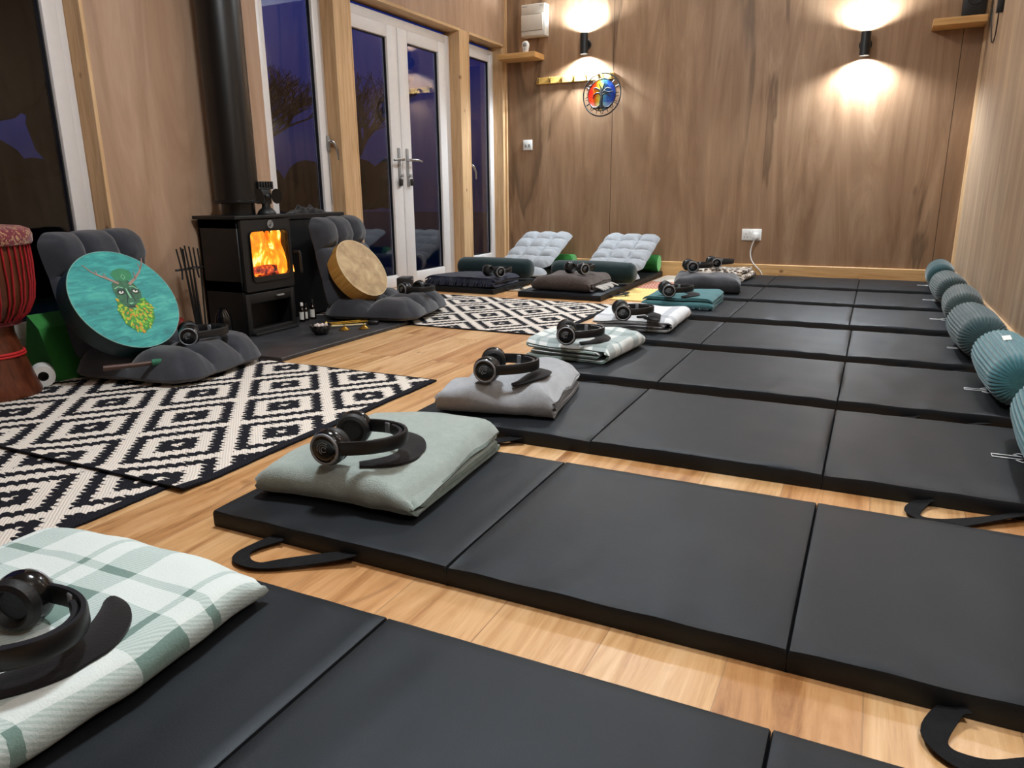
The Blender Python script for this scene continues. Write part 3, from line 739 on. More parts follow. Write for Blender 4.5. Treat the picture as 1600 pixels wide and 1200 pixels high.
# ================================================================ BLANKETS (folded ribbons of cloth)
def folded(name, label, mat, loc, w, d, layers, th, gap, rz=0.0, seed=0.0, amp=0.010, hem=None, sag=0.0, fold_first=1, nested=False, hemline=None, group='folded blankets on the mats', wob=1.0, ny=34, parts=None):
    """serpentine-folded cloth: section lies in local XZ, extruded along local Y; first bottom run ends in a fold at +x"""
    path = []; s = fold_first
    for k in range(layers):
        z = k*(th+gap)+th/2
        sh = 0.016*ns(k*3.1, seed, 1.0)
        a, b = (-w/2+sh, w/2+sh*0.3) if s > 0 else (w/2+sh*0.3, -w/2+sh)
        n = 22
        for i in range(n): path.append((a+(b-a)*i/(n-1), z))
        if k < layers-1:
            R = (th+gap)/2
            for q in range(1, 7):
                an = -pi/2+pi*q/7; path.append((b+s*R*cos(an)*1.15, z+R+R*sin(an)))
        s = -s
    if nested:
        # two leaves folded over together: one plump outer fold at +x wrapping a tighter inner one
        path = []; T = th+gap; Hn = 4*T
        def run(a, b, z, n=18):
            for i in range(n): path.append((a+(b-a)*i/(n-1), z))
        def turn(cx, cz, R, a0, a1, n=9, sq=1.0):
            for q in range(1, n): an = a0+(a1-a0)*q/n; path.append((cx+R*cos(an)*sq, cz+R*sin(an)))
        Ro = (Hn-th)/2; Ri = (2*T-th-gap)/2
        xo, xi = w/2-Ro*0.95, w/2-Ro*1.55
        run(-w/2, xo, th/2); turn(xo, Hn/2, Ro, -pi/2, pi/2, 13, 0.95); run(xo, -w/2+0.012, Hn-th/2)
        turn(-w/2+0.012, Hn-th/2-T/2, T/2, pi/2, 1.5*pi, 6); run(-w/2+0.012, xi, Hn-th/2-T); turn(xi, Hn/2, T/2, pi/2, -pi/2, 6); run(xi, -w/2+0.02, th/2+T)
    # arc length
    L = [0.0]
    for p, q in zip(path, path[1:]): L.append(L[-1]+math.hypot(q[0]-p[0], q[1]-p[1]))
    Hh = layers*(th+gap)
    bm = BM(); uv = bm.loops.layers.uv.new('UVMap')
    def prof(i):
        p = path[i]; a = path[max(i-1, 0)]; b = path[min(i+1, len(path)-1)]
        tx, tz = b[0]-a[0], b[1]-a[1]; l = math.hypot(tx, tz) or 1
        return p[0], p[1], -tz/l, tx/l
    N = len(path); rows = []
    for j in range(ny+1):
        v = -d/2+d*j/ny; ro = []; ri = []
        for i in range(N):
            x, z, nx_, nz_ = prof(i)
            h = th/2*(0.95+0.25*ns(x*6+seed, v*6, i*0.01))
            for side, lst in ((1, ro), (-1, ri)):
                X = x+nx_*h*side; Z = z+nz_*h*side; Y = v
                f = Z/Hh
                Y *= 1-0.05*ns(X*5, f*6+seed, 4.0)-0.012*sin(f*9+seed)
                dz = amp*f*(1.2*ns(X*4.2+seed, Y*4.2, seed)+0.5*ns(X*11, Y*11+seed, 2))-sag*f*(abs(2*v/d)**4)
                ed = 1-0.30*f*max(0, (abs(2*v/d)-0.82)/0.18)**2
                X += wob*0.016*(0.5*f+0.5)*ns(Y*5+seed, f*0.8, 9.0)+wob*0.005*ns(Y*17, f*1.0+seed, 3)
                lst.append(bm.verts.new((X, Y, max(0.001, Z*ed+dz))))
        rows.append((ro, ri))
    bm.verts.index_update(); rows_i = [[v.index for v in ro] for ro, ri in rows]
    def quad(a, b, c, e, uvs):
        f = bm.faces.new((a, b, c, e))
        for lp, q in zip(f.loops, uvs): lp[uv].uv = q
        return f
    for j in range(ny):
        v0, v1 = d*j/ny, d*(j+1)/ny
        for side in (0, 1):
            A, B = rows[j][side], rows[j+1][side]
            for i in range(N-1): quad(A[i], A[i+1], B[i+1], B[i], [(L[i], v0), (L[i+1], v0), (L[i+1], v1), (L[i], v1)])
        for i in (0, N-1):
            quad(rows[j][0][i], rows[j+1][0][i], rows[j+1][1][i], rows[j][1][i], [(L[i], v0), (L[i], v1), (L[i]+.005, v1), (L[i]+.005, v0)])
    for j in (0, ny):
        for i in range(N-1):
            f = quad(rows[j][0][i], rows[j][0][i+1], rows[j][1][i+1], rows[j][1][i], [(L[i], 0), (L[i+1], 0), (L[i+1], .004), (L[i], .004)])
            if hem: f.material_index = 1
    o = finish(name, bm, [mat, hem] if hem else mat)
    o.location = loc; o.rotation_euler = (0, 0, rz)
    tag(o, label, 'blanket', group)
    if hemline:
        fx, j0, j1, hm = hemline; i = min(range(N), key=lambda q: abs(path[q][0]-fx*w)+(0 if path[q][1] > Hh*0.8 else 9))
        bm = BM(); tube(bm, [o.data.vertices[rows_i[j][i]].co+Vector((0, 0, 0.0012)) for j in range(j0, j1)], 0.0024, 6); finish('stitched_hem', bm, hm, o)
    return o
Z1 = MH+0.0035
sage = fabric('sage_fleece', rgb(152, 164, 158), 0.07, 0.5, 420, 0.5)
grey = fabric('grey_fleece', rgb(160, 162, 166), 0.07, 0.5, 420, 0.5)
dgrey_hem = fabric('dark_hem_stitch', rgb(92, 94, 98), 0.2, 0.5, 300)
sage_hem = fabric('sage_hem', rgb(112, 128, 120), 0.2, 0.5, 300)
pl0 = plaid('green_white_plaid', rgb(222, 230, 228), rgb(168, 188, 184), rgb(108, 136, 128), 0.235, 0.30, ((0.02, 0.30), (0.46, 0.52)))
pl3 = plaid('white_sage_plaid', rgb(222, 225, 222), rgb(172, 184, 184), rgb(140, 154, 152), 0.20, 0.24, ((0.05, 0.32), (0.5, 0.58)), False)
pl4 = plaid('white_grey_stripe', rgb(226, 228, 230), rgb(186, 190, 196), rgb(160, 166, 172), 0.22, 0.40, ((0.10, 0.26),), False)
folded('plaid_throw', 'green and white plaid throw folded on the nearest mat', pl0, (-1.095, 0.515, Z1), 0.50, 0.56, 4, 0.013, 0.004, radians(2), 1.3, 0.012, None, 0.004, nested=True)
o1 = folded('fleece_blanket', 'plain sage green fleece blanket folded under headphones', sage, (-1.018, 1.385, Z1), 0.46, 0.40, 4, 0.0145, 0.0045, radians(-86), 2.7, 0.018, sage_hem, 0.014, nested=True, wob=1.4)
o2 = folded('fleece_blanket', 'rumpled light grey fleece blanket with dark stitched hem', grey, (-1.022, 2.085, Z1), 0.41, 0.37, 4, 0.015, 0.006, radians(-80), 4.1, 0.030, dgrey_hem, 0.012, nested=True, wob=2.4, hemline=(0.28, 2, 32, dgrey_hem))
folded('plaid_blanket', 'white and sage plaid blanket with fanned layers', pl3, (-1.050, 2.875, Z1), 0.36, 0.40, 4, 0.011, 0.008, radians(-4), 5.2, 0.018, sage_hem, 0.0, nested=True)
folded('striped_blanket', 'white blanket with faint grey stripes, thick rolled fold', pl4, (-1.025, 3.62, Z1), 0.39, 0.46, 4, 0.010, 0.007, radians(2), 6.4, 0.012, fabric('grey_edge', rgb(120, 118, 116), 0.2), 0.0, nested=True)
teal = fabric('teal_cotton', rgb(70, 112, 116), 0.08, 0.3, 300, 0.15)
o5 = folded('cotton_throw', 'teal cotton throw with fringe, folded flat on a mat', teal, (-0.985, 4.36, Z1), 0.42, 0.40, 3, 0.016, 0.008, radians(-88), 7.7, 0.008, None, 0.0)
char = fabric('charcoal_fleece', rgb(58, 58, 62), 0.12, 0.4, 300, 0.4)
folded('fleece_blanket', 'charcoal fleece blanket loosely folded on a mat', char, (-0.99, 5.06, Z1), 0.42, 0.42, 4, 0.017, 0.008, radians(-80), 8.8, 0.024, None, 0.012, nested=True, wob=1.8)
n = NT('patterned_weave'); vo = n.node('ShaderNodeTexVoronoi'); n.put(vo.inputs['Vector'], n.coord()); vo.inputs['Scale'].default_value = 38
n.set(Base_Color=n.ramp(vo.outputs['Distance'], [(0.2, rgb(30, 26, 24)), (0.4, rgb(120, 96, 76)), (0.6, rgb(200, 192, 180))], 'CONSTANT'), Roughness=0.95)
folded('patterned_throw', 'tan, black and white patterned throw by the back wall', n.m, (-1.0, 5.74, Z1), 0.34, 0.38, 3, 0.020, 0.008, radians(-4), 9.9, 0.012, fabric('cream_edge', rgb(206, 200, 190), 0.1), 0.0)
navy = fabric('navy_wool', rgb(26, 28, 46), 0.15, 0.4, 260, 0.2)
oC = folded('fringed_blanket', 'navy blanket with fringe folded on the mat by the doors', navy, (-2.655, 4.775, Z1), 0.38, 0.57, 3, 0.017, 0.006, radians(-90), 11.2, 0.010, None, 0.004)
brown = plain('brown_tweed', rgb(78, 68, 64), 0.95, 0, 0.45, 170, 0.5, 260, 0.2, Specular_IOR_Level=0.1)
oD = folded('tweed_blanket', 'brown flecked wool blanket with white tassels', brown, (-1.865, 4.785, Z1), 0.40, 0.43, 4, 0.017, 0.007, radians(-92), 12.6, 0.014, None, 0.012, nested=True, wob=1.5)
def fringe(parent, pts, out, mat, length=0.05, n=40, r=0.0022, seed=0):
    """tassels in world coordinates along a line; joined to its blanket as one part"""
    rnd = random.Random(seed); bm = BM(); inv = (Matrix.Translation(parent.location) @ parent.rotation_euler.to_matrix().to_4x4()).inverted()
    a, b = Vector(pts[0]), Vector(pts[1]); o = Vector(out).normalized()
    for k in range(n):
        p = a.lerp(b, (k+0.5)/n); L = length*rnd.uniform(0.7, 1.1); side = (b-a).normalized()*rnd.uniform(-0.35, 0.35)
        q = p+(o+side)*L*0.5; q.z = p.z*0.72+Z1*0.25; e = p+(o+side)*L; e.z = Z1+r+0.001
        tube(bm, [inv @ p, inv @ q, inv @ e], [r, r*1.1, r*0.7], 5)
    return finish('fringe', bm, mat, parent)
fringe(oC, [(-2.92, 4.590, Z1+0.055), (-2.39, 4.590, Z1+0.055)], (0, -1, 0), navy, 0.05, 70, 0.0035, 3)
fr2 = fringe(oD, [(-1.652, 4.66, Z1+0.03), (-1.652, 4.96, Z1+0.03)], (1, 0, 0), fabric('white_wool', rgb(206, 202, 196), 0.08), 0.06, 16, 0.006, 5)
fr2['label'] = 'white wool tassels'
fr5 = fringe(o5, [(-1.19, 4.165, Z1+0.02), (-0.78, 4.165, Z1+0.02)], (0, -1, 0), fabric('dark_teal_yarn', rgb(44, 66, 74), 0.15), 0.05, 46, 0.0026, 8)
# height of the cloth under a point, so that things lie on it
BLK = [o for o in COL.objects if o.get('category') == 'blanket']
BLV = []
for o in BLK:
    mw = Matrix.Translation(o.location) @ o.rotation_euler.to_matrix().to_4x4()
    BLV += [tuple(mw @ v.co) for v in o.data.vertices]
def top_at(x, y, r=0.03):
    return max([z for (a, b, z) in BLV if abs(a-x) < r and abs(b-y) < r] or [0.0])
# ================================================================ HEADPHONES AND EYE MASKS
def headphone_proto():
    t = thing('headphones', '', 'headphones', (0, 0, 0))
    bm = BM(); P = []
    for k in range(41):
        a = -pi/2+pi*k/40; P.append((0.012+0.122*cos(a), 0.083*sin(a), 0.045+0.004*cos(a)))
    P = [(-0.010, -0.084, 0.044)]+P+[(-0.010, 0.084, 0.044)]
    tube(bm, P, 0, flat=(0.010, 0.030))
    # padded inside of the crown
    P2 = [(0.008+0.114*cos(a), 0.074*sin(a), 0.048) for a in [radians(-48+96*k/16) for k in range(17)]]
    tube(bm, P2, 0, flat=(0.010, 0.024))
    finish('headband', bm, M['hp_black'], t)
    for s in (-1, 1):
        bm = BM(); box(bm, 0.058, 0.074, -0.004, 0.004, 0.033, 0.059, 0.002, 1, Matrix.Translation((0, s*0.0, 0)))
        a = radians(62)
        mt = Matrix.Translation((0.012+0.118*cos(a), s*0.080*sin(a), 0.0)) @ Matrix.Rotation(s*radians(-28), 4, 'Z')
        for v in bm.verts: v.co = mt @ (v.co-Vector((0.066, 0, 0)))
        finish('slider', bm, M['silver'], t)
        # cup: axis along Y, turned a little
        mt = Matrix.Translation((-0.014, s*0.067, 0.042)) @ Matrix.Rotation(s*radians(9), 4, 'Z') @ Matrix.Rotation(-s*pi/2, 4, 'X')
        bm = BM(); lathe(bm, [(0.030, -0.012), (0.037, -0.010), (0.0405, -0.002), (0.0405, 0.008), (0.037, 0.017), (0.033, 0.021), (0.020, 0.022)], 40, mt)
        cup = finish('ear_cup', bm, M['hp_gloss'], t)
        bm = BM(); torus(bm, 0.0325, 0.0034, 40, 10, mt @ Matrix.Translation((0, 0, 0.0195))); finish('trim_ring', bm, M['silver'], cup)
        bm = BM()
        for R, a0, a1 in ((0.006, 0.4, 5.6), (0.011, 0.6, 4.2), (0.016, 0.9, 3.4)):
            torus(bm, R, 0.0011, 22, 6, mt @ Matrix.Translation((0, 0, 0.0223)), a0, a1)
        finish('logo', bm, M['silver'], cup)
        bm = BM(); mp = mt @ Matrix.Translation((0, 0, -0.019)) @ Matrix.Diagonal((1, 1, 1.3, 1))
        lathe(bm, [(0.004, -0.001), (0.021, -0.001), (0.024, -0.005), (0.029, -0.009), (0.036, -0.006), (0.0395, 0.002), (0.036, 0.008)], 40, mp)
        finish('ear_cushion', bm, M['hp_pad'], t)
    return t
HP = headphone_proto()
HPS = [  # x, y, z, yaw, label
 (-1.012, 0.468, Z1+0.076, 12, 'black headphones on the green plaid throw nearest the camera'),
 (-1.020, 1.243, Z1+0.086, 14, 'black headphones on the sage green blanket'),
 (-1.020, 1.965, Z1+0.100, 18, 'black headphones on the rumpled grey fleece'),
 (-1.065, 2.715, Z1+0.082, 22, 'black headphones on the white and sage plaid blanket'),
 (-1.035, 3.345, Z1+0.078, 24, 'black headphones on the white blanket with grey stripes'),
 (-1.035, 4.200, Z1+0.072, 24, 'black headphones on the teal throw'),
 (-1.090, 5.030, Z1+0.098, 26, 'black headphones on the charcoal blanket'),
 (-1.050, 5.630, Z1+0.086, 28, 'black headphones on the patterned throw by the back wall'),
 (-2.455, 2.065, 0.118, 50, 'black headphones on the seat beside the antler drum'),
 (-2.375, 3.575, 0.120, -8, 'black headphones on the seat beside the tan drum'),
 (-2.420, 4.690, Z1+0.072, 66, 'black headphones on the navy fringed blanket'),
 (-1.800, 4.720, Z1+0.100, 66, 'black headphones on the brown wool blanket')]
for i, (x, y, z, a, lb) in enumerate(HPS):
    o = HP if i == 0 else dup(HP)
    if not 8 <= i <= 9:
        c_, s_ = cos(radians(a)), sin(radians(a))
        z = max(top_at(x-0.014*c_-q*0.067*s_, y-0.014*s_+q*0.067*c_, 0.022) for q in (-1, 1))-0.0015
    o.location = (x, y, z); o.rotation_euler = (0, 0, radians(a)); o['label'] = lb; o['group'] = 'black headphones'
def eye_mask(x, y, z, rz, label):
    # a soft strip lying on the cloth, following its dips
    near = [p for p in BLV if abs(p[0]-x) < 0.22 and abs(p[1]-y) < 0.22]
    def top(px, py): return max([c for (a, b, c) in near if abs(a-px) < 0.02 and abs(b-py) < 0.02] or [z])
    bm = BM(); n = 28; rows = []; cr_, sr_ = cos(radians(rz)), sin(radians(rz)); base = []
    for k in range(n+1):
        s = -1+2*k/n; ang = s*1.15
        c = Vector((0.125*cos(ang)-0.02, 0.125*sin(ang), 0)); base.append((s, ang, c, top(x+c.x*cr_-c.y*sr_, y+c.x*sr_+c.y*cr_)))
    zs = [sum(base[min(max(k+q, 0), n)][3] for q in (-3, -2, -1, 0, 1, 2, 3))/7 for k in range(n+1)]
    z0 = min(zs)
    for (s, ang, c, _), zz in zip(base, zs):
        w = 0.033*(1-abs(s)**2.4*0.68)-0.004*math.exp(-(s/0.12)**2)
        d = Vector((cos(ang), sin(ang), 0)); row = []
        for q in (-1, -0.5, 0, 0.5, 1):
            p = c+d*w*q+Vector((0, 0, zz-z0))
            row.append((bm.verts.new(p+Vector((0, 0, 0.005+0.006*(1-q*q)))), bm.verts.new(p+Vector((0, 0, 0.0008)))))
        rows.append(row)
    for A, B in zip(rows, rows[1:]):
        for q in range(4):
            bm.faces.new((A[q][0], A[q+1][0], B[q+1][0], B[q][0])); bm.faces.new((A[q][1], B[q][1], B[q+1][1], A[q+1][1]))
        bm.faces.new((A[0][0], B[0][0], B[0][1], A[0][1])); bm.faces.new((A[4][0], A[4][1], B[4][1], B[4][0]))
    for R in (rows[0], rows[-1]):
        for q in range(4): bm.faces.new((R[q][0], R[q][1], R[q+1][1], R[q+1][0]))
    o = finish('eye_mask', bm, M['mask'])
    o.location = (x, y, z0); o.rotation_euler = (0, 0, radians(rz))
    tag(o, label, 'eye mask', 'black eye masks under the headphones')
eye_mask(-1.010, 0.505, Z1+0.074, 2, 'black curved eye mask on the green plaid throw')
eye_mask(-1.015, 1.300, Z1+0.086, 14, 'black curved eye mask on the sage green blanket')
eye_mask(-1.000, 2.02, Z1+0.102, 16, 'black curved eye mask on the rumpled grey fleece')
eye_mask(-1.065, 2.80, Z1+0.084, 10, 'black curved eye mask on the white and sage plaid blanket')
eye_mask(-1.015, 3.41, Z1+0.078, 12, 'black curved eye mask on the white blanket with grey stripes')
eye_mask(-1.010, 4.26, Z1+0.074, 14, 'black curved eye mask on the teal throw')

# ================================================================ BOLSTERS
def bolster(L, R, mat, label, loc, rz, ribs=40, nseg=200, tagmark=False, group='ribbed bolsters along the right wall', tilt=0, seed=0.0):
    """axis along local Y; ribs run lengthwise and over the rounded ends"""
    n = 12; D = 0.055
    end = [(R*max(0.04, cos(pi/2*(1-k/n)))**0.6, D-D*sin(pi/2*(1-k/n))) for k in range(n+1)]
    prof = [(r, -L/2+y) for r, y in end]
    for k in range(1, 12): prof.append((R*(1+0.06*sin(pi*k/12)), -L/2+D+(L-2*D)*k/12))
    prof += [(r, L/2-y) for r, y in end[::-1]]
    def rf(a, k):
        c = 1.0
        if ribs: c -= 0.075*(1-abs(sin(a*ribs/2)))**1.5
        return c*(1+0.02*ns(cos(a)*1.5+seed, sin(a)*1.5, k*0.25))
    t = thing('bolster', label, 'bolster', loc, rz, group)
    bm = BM(); lathe(bm, prof, nseg, Matrix.Rotation(-pi/2, 4, 'X'), True, rf)
    finish('cover', bm, mat, t)
    if tagmark:
        bm = BM(); box(bm, -0.012, 0.012, -0.02, 0.02, R*1.02, R*1.02+0.001)
        for v in bm.verts: v.co.z += 0.012*sin((v.co.y+0.02)/0.04*pi*0.8)+0.002
        o = finish('care_tag', bm, M['paper'], t); o['label'] = 'white care tag'; o.rotation_euler = (0, radians(-12), 0)
    return t
BZ = MH+0.006
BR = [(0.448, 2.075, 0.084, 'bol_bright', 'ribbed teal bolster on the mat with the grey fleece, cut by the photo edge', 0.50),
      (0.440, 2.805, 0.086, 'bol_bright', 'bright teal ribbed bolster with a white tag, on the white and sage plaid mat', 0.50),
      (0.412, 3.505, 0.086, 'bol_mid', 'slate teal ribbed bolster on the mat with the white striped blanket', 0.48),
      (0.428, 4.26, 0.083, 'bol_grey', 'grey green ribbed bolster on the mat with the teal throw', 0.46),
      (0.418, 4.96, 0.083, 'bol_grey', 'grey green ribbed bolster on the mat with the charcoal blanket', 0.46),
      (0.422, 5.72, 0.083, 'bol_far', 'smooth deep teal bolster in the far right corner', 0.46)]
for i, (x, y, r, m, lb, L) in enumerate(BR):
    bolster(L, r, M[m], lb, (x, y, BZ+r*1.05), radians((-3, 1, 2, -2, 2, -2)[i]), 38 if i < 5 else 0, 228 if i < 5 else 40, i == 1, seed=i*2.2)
bolster(0.64, 0.074, M['bol_dark'], 'dark green bolster lying across the mat with the navy blanket', (-2.630, 5.10, BZ+0.079), radians(90), 0, 40, False, 'dark green bolsters across the back mats', seed=3)
bolster(0.65, 0.074, M['bol_dark'], 'dark green bolster lying across the mat with the brown blanket', (-1.825, 5.10, BZ+0.079), radians(88), 0, 40, False, 'dark green bolsters across the back mats', seed=8)

# ================================================================ FLOOR CHAIRS
def floor_chair(label, mat, loc, rz, w, seat, back, t, a_back, crows, srows, group, seed=0, base=0.0, bw=0.97):
    """local +x is the way the chair faces; origin at the hinge on the ground"""
    c = thing('floor_chair', label, 'floor chair', loc, rz, group)
    bm = BM()
    mt = Matrix.Translation((seat/2, 0, base)) @ Matrix.Rotation(-pi/2, 4, 'Z')
    tuft(bm, w, seat, t, 3, srows, 18, mt, seed, 0.58, 0.10)
    for v in bm.verts: v.co.z = max(v.co.z, base+0.001)
    finish('seat', bm, mat, c)
    bm = BM()
    # back panel lies along -x when flat; raise it by a_back from the floor
    mt = Matrix.Translation((0.035, 0, base+0.045)) @ Matrix.Rotation(-a_back, 4, 'Y').inverted() @ Matrix.Translation((-back/2, 0, 0)) @ Matrix.Rotation(-pi/2, 4, 'Z')
    tuft(bm, w*bw, back, t*0.92, 3, crows, 16, mt, seed+5, 0.58, 0.06)
    finish('backrest', bm, mat, c)
    return c
G1 = 'grey velvet floor chairs by the stove'
floor_chair('grey velvet floor chair holding the antler drum', M['velvet'], (-2.835, 1.985, 0.008), radians(9), 0.53, 0.58, 0.525, 0.105, radians(76), 3, 2, G1, 1.5, bw=0.90)
floor_chair('grey velvet floor chair holding the tan drum', M['velvet'], (-2.785, 3.435, 0.019), radians(11), 0.60, 0.57, 0.515, 0.100, radians(79), 3, 2, G1, 6.5, bw=0.92)
G2 = 'pale grey floor chairs at the back wall'
floor_chair('pale grey tufted floor chair behind the navy blanket', M['linen'], (-2.545, 5.46, MH+0.002), radians(-90), 0.47, 0.24, 0.62, 0.055, radians(22.5), 4, 1, G2, 3.3)
floor_chair('pale grey tufted floor chair behind the brown blanket', M['linen'], (-1.790, 5.46, MH+0.002), radians(-90), 0.48, 0.24, 0.62, 0.055, radians(22), 4, 1, G2, 9.3)
def roller(loc, rz, L, R, label):
    t = thing('foam_roller', label, 'foam roller', loc, rz, 'green foam rollers behind the floor chairs')
    bm = BM(); lathe(bm, [(R*0.96, -L/2), (R, -L/2+0.006), (R, L/2-0.006), (R*0.96, L/2)], 40, Matrix.Rotation(-pi/2, 4, 'X')); finish('roller_body', bm, M['green_foam'], t)
    for s in (-1, 1):
        bm = BM(); lathe(bm, [(R*0.93, 0), (R*0.93, 0.003)], 40, Matrix.Translation((0, s*(L/2+0.0005), 0)) @ Matrix.Rotation(-pi/2, 4, 'X')); o = finish('end_face', bm, M['green_end'], t); o['label'] = 'pale green end face'
roller((-1.80, 5.985, MH+0.004+0.068), radians(90), 0.46, 0.068, 'green foam roller behind the chair with the brown blanket')
roller((-2.55, 5.99, MH+0.004+0.06), radians(90), 0.47, 0.06, 'green foam roller behind the chair with the navy blanket')
bm = BM(); prism(bm, [(-0.10, 0), (0.11, 0), (0.04, 0.20), (-0.02, 0.25)], -0.20, 0.20, Matrix.Translation((-2.90, 1.90, 0.008)) @ Matrix.Rotation(pi/2, 4, 'X'))
tag(finish('foam_wedge', bm, M['green_foam'], smooth=False), 'green foam wedge propping the antler drum chair from behind', 'wedge')

# ================================================================ HEARTH AND STOVE
bm = BM(); box(bm, XL+0.001, -2.248, 2.335, 3.30, 0.0005, 0.018, 0.002, 1)
tag(finish('hearth_slab', bm, M['slate'], smooth=False), 'dark slate hearth slab under the stove', 'hearth')
S = thing('wood_stove', 'black wood burning stove with a lit glass door', 'stove', (-2.87, 2.80, 0.018))
bx = -2.87; by = 2.80
def L3(x0, x1, y0, y1, z0, z1): return (x0-bx, x1-bx, y0-by, y1-by, z0-0.018, z1-0.018)
bm = BM()
for b in ((-3.0, -2.745, 2.632, 2.650, 0.02, 0.585), (-3.0, -2.745, 2.952, 2.970, 0.02, 0.585), (-3.0, -2.985, 2.632, 2.970, 0.02, 0.585), (-3.0, -2.745, 2.632, 2.970, 0.232, 0.29), (-3.0, -2.745, 2.632, 2.97, 0.54, 0.585), (-3.0, -2.75, 2.632, 2.97, 0.018, 0.034)):
    box(bm, *L3(*b), bev=0.003, seg=1)
box(bm, *L3(-2.85, -2.84, 2.65, 2.952, 0.03, 0.235))
finish('body', bm, M['black_metal'], S)
bm = BM(); box(bm, *L3(-3.012, -2.728, 2.612, 2.990, 0.585, 0.602), bev=0.004); finish('top_plate', bm, M['black_metal'], S)
bm = BM()                                   # plinth with a bowed front and an open log bay
ringframe(bm, *L3(-2.748, -2.728, 2.632, 2.972, 0.02, 0.226), 0.03, 0.03, 0.030, 0.05, 0.004); box(bm, *L3(-2.75, -2.70, 2.65, 2.955, 0.018, 0.034), bev=0.006)
finish('log_bay_front', bm, M['black_metal'], S)
bm = BM()
def rrect(y0, y1, z0, z1, r, n=6):
    P = []
    for cy, cz, a0 in ((y1-r, z1-r, 0), (y0+r, z1-r, pi/2), (y0+r, z0+r, pi), (y1-r, z0+r, 1.5*pi)):
        for k in range(n+1): P.append((cy+r*cos(a0+pi/2*k/n), cz+r*sin(a0+pi/2*k/n)))
    return P
out = rrect(2.640, 2.972, 0.236, 0.580, 0.008); inn = rrect(2.690, 2.945, 0.304, 0.524, 0.022)
rg = []
for (P, x) in ((out, -2.748), (out, -2.724), (inn, -2.724), (inn, -2.748)): rg.append([bm.verts.new((x-bx, y-by, z-0.018)) for y, z in P])
N = len(out)
for a in range(4):
    A, B = rg[a], rg[(a+1) % 4]
    for i in range(N): bm.faces.new((A[i], A[(i+1) % N], B[(i+1) % N], B[i]))
door = finish('stove_door', bm, M['black_metal'], S)
bm = BM(); o2_ = rrect(2.682, 2.953, 0.280, 0.532, 0.026); i2_ = inn
rg = []
for (P, x) in ((o2_, -2.726), (o2_, -2.716), (i2_, -2.719), (i2_, -2.728)): rg.append([bm.verts.new((x-bx, y-by, z-0.018)) for y, z in P])
for a in range(4):
    A, B = rg[a], rg[(a+1) % 4]
    for i in range(N): bm.faces.new((A[i], A[(i+1) % N], B[(i+1) % N], B[i]))
finish('glass_surround', bm, M['flue'], door)
bm = BM(); prism(bm, [(y-by, z-0.018) for y, z in inn], 0, 0.004, Matrix.Translation((-2.739-bx, 0, 0)) @ Matrix(((0,0,1,0),(1,0,0,0),(0,1,0,0),(0,0,0,1)))); finish('stove_glass', bm, M['glass'], door, False)
RY = Matrix.Rotation(pi/2, 4, 'Y')
bm = BM(); e0 = Matrix.Translation((-2.720-bx, 2.832-by, 0.556-0.018)) @ RY
torus(bm, 0.018, 0.0022, 30, 8, e0); torus(bm, 0.013, 0.0018, 26, 8, e0)
for R, a0 in ((0.008, 0.3), (0.004, 2.0)): torus(bm, R, 0.0016, 18, 6, e0, a0, a0+4.6)
o = finish('badge', bm, M['grey_pl'], door); o['label'] = 'grey round spiral badge'
bm = BM(); tube(bm, [(-2.724-bx, 2.985-by, 0.41-0.018), (-2.69-bx, 2.99-by, 0.41-0.018), (-2.685-bx, 2.99-by, 0.40-0.018), (-2.685-bx, 2.992-by, 0.30-0.018)], 0.006, 8); finish('door_handle', bm, M['black_metal'], door)
bm = BM(); box(bm, *L3(-2.728, -2.712, 2.835, 2.88, 0.196, 0.204), bev=0.002); finish('air_lever', bm, M['grey_pl'], S)
F = thing('flue_pipe', 'black stove flue pipe rising to the ceiling', 'flue', (-2.885, 2.795, 0.603))
bm = BM(); lathe(bm, [(0.080, 0), (0.080, 0.06)], 40); finish('spigot', bm, M['flue'], F)
bm = BM(); lathe(bm, [(0.108, 0.055), (0.118, 0.058), (0.118, 0.066), (0.106, 0.070), (0.104, 0.12), (0.104, ZC-0.605)], 48); finish('pipe', bm, M['flue'], F)

# the fire inside
fire = thing('log_fire', 'orange flames over glowing logs inside the stove', 'fire', (-2.86, 2.82, 0.292))
n = NT('flame'); v = n.coord()
f = n.noise(n.mapping(v, (1, 1, 0.55)), 13, 3, 0.55, 1.6)
em = n.ramp(f, [(0.30, rgb(196, 84, 12)), (0.48, rgb(240, 130, 24)), (0.56, rgb(255, 176, 50)), (0.62, rgb(255, 240, 150)), (0.68, rgb(255, 170, 50)), (0.85, rgb(226, 104, 16))])
n.set(Base_Color=(0.1, 0.03, 0.0, 1), Emission_Color=em, Emission_Strength=1.7, Roughness=1.0)
bm = BM()
rf_ = random.Random(4)
for k in range(9):
    y = -0.135+0.034*k; h = 0.215+0.03*rf_.random(); x0_ = 0.045+0.03*rf_.random(); P = []; R = []
    for q in range(9):
        s = q/8; P.append((x0_+0.012*sin(s*5+k), y+0.020*sin(s*4+k*1.7), 0.01+h*s)); R.append(0.040*(1-s)**0.25*(0.85+0.2*sin(s*6+k))+0.004)
    tube(bm, P, R, 12)
finish('flame', bm, n.m, fire)
n2 = NT('ember'); v = n2.coord(); f = n2.noise(v, 38, 4, 0.6)
n2.set(Base_Color=rgb(40, 22, 14), Emission_Color=n2.ramp(f, [(0.40, (0,0,0,1)), (0.52, rgb(190, 50, 8)), (0.66, rgb(255, 140, 40))]), Emission_Strength=1.2, Roughness=0.9)
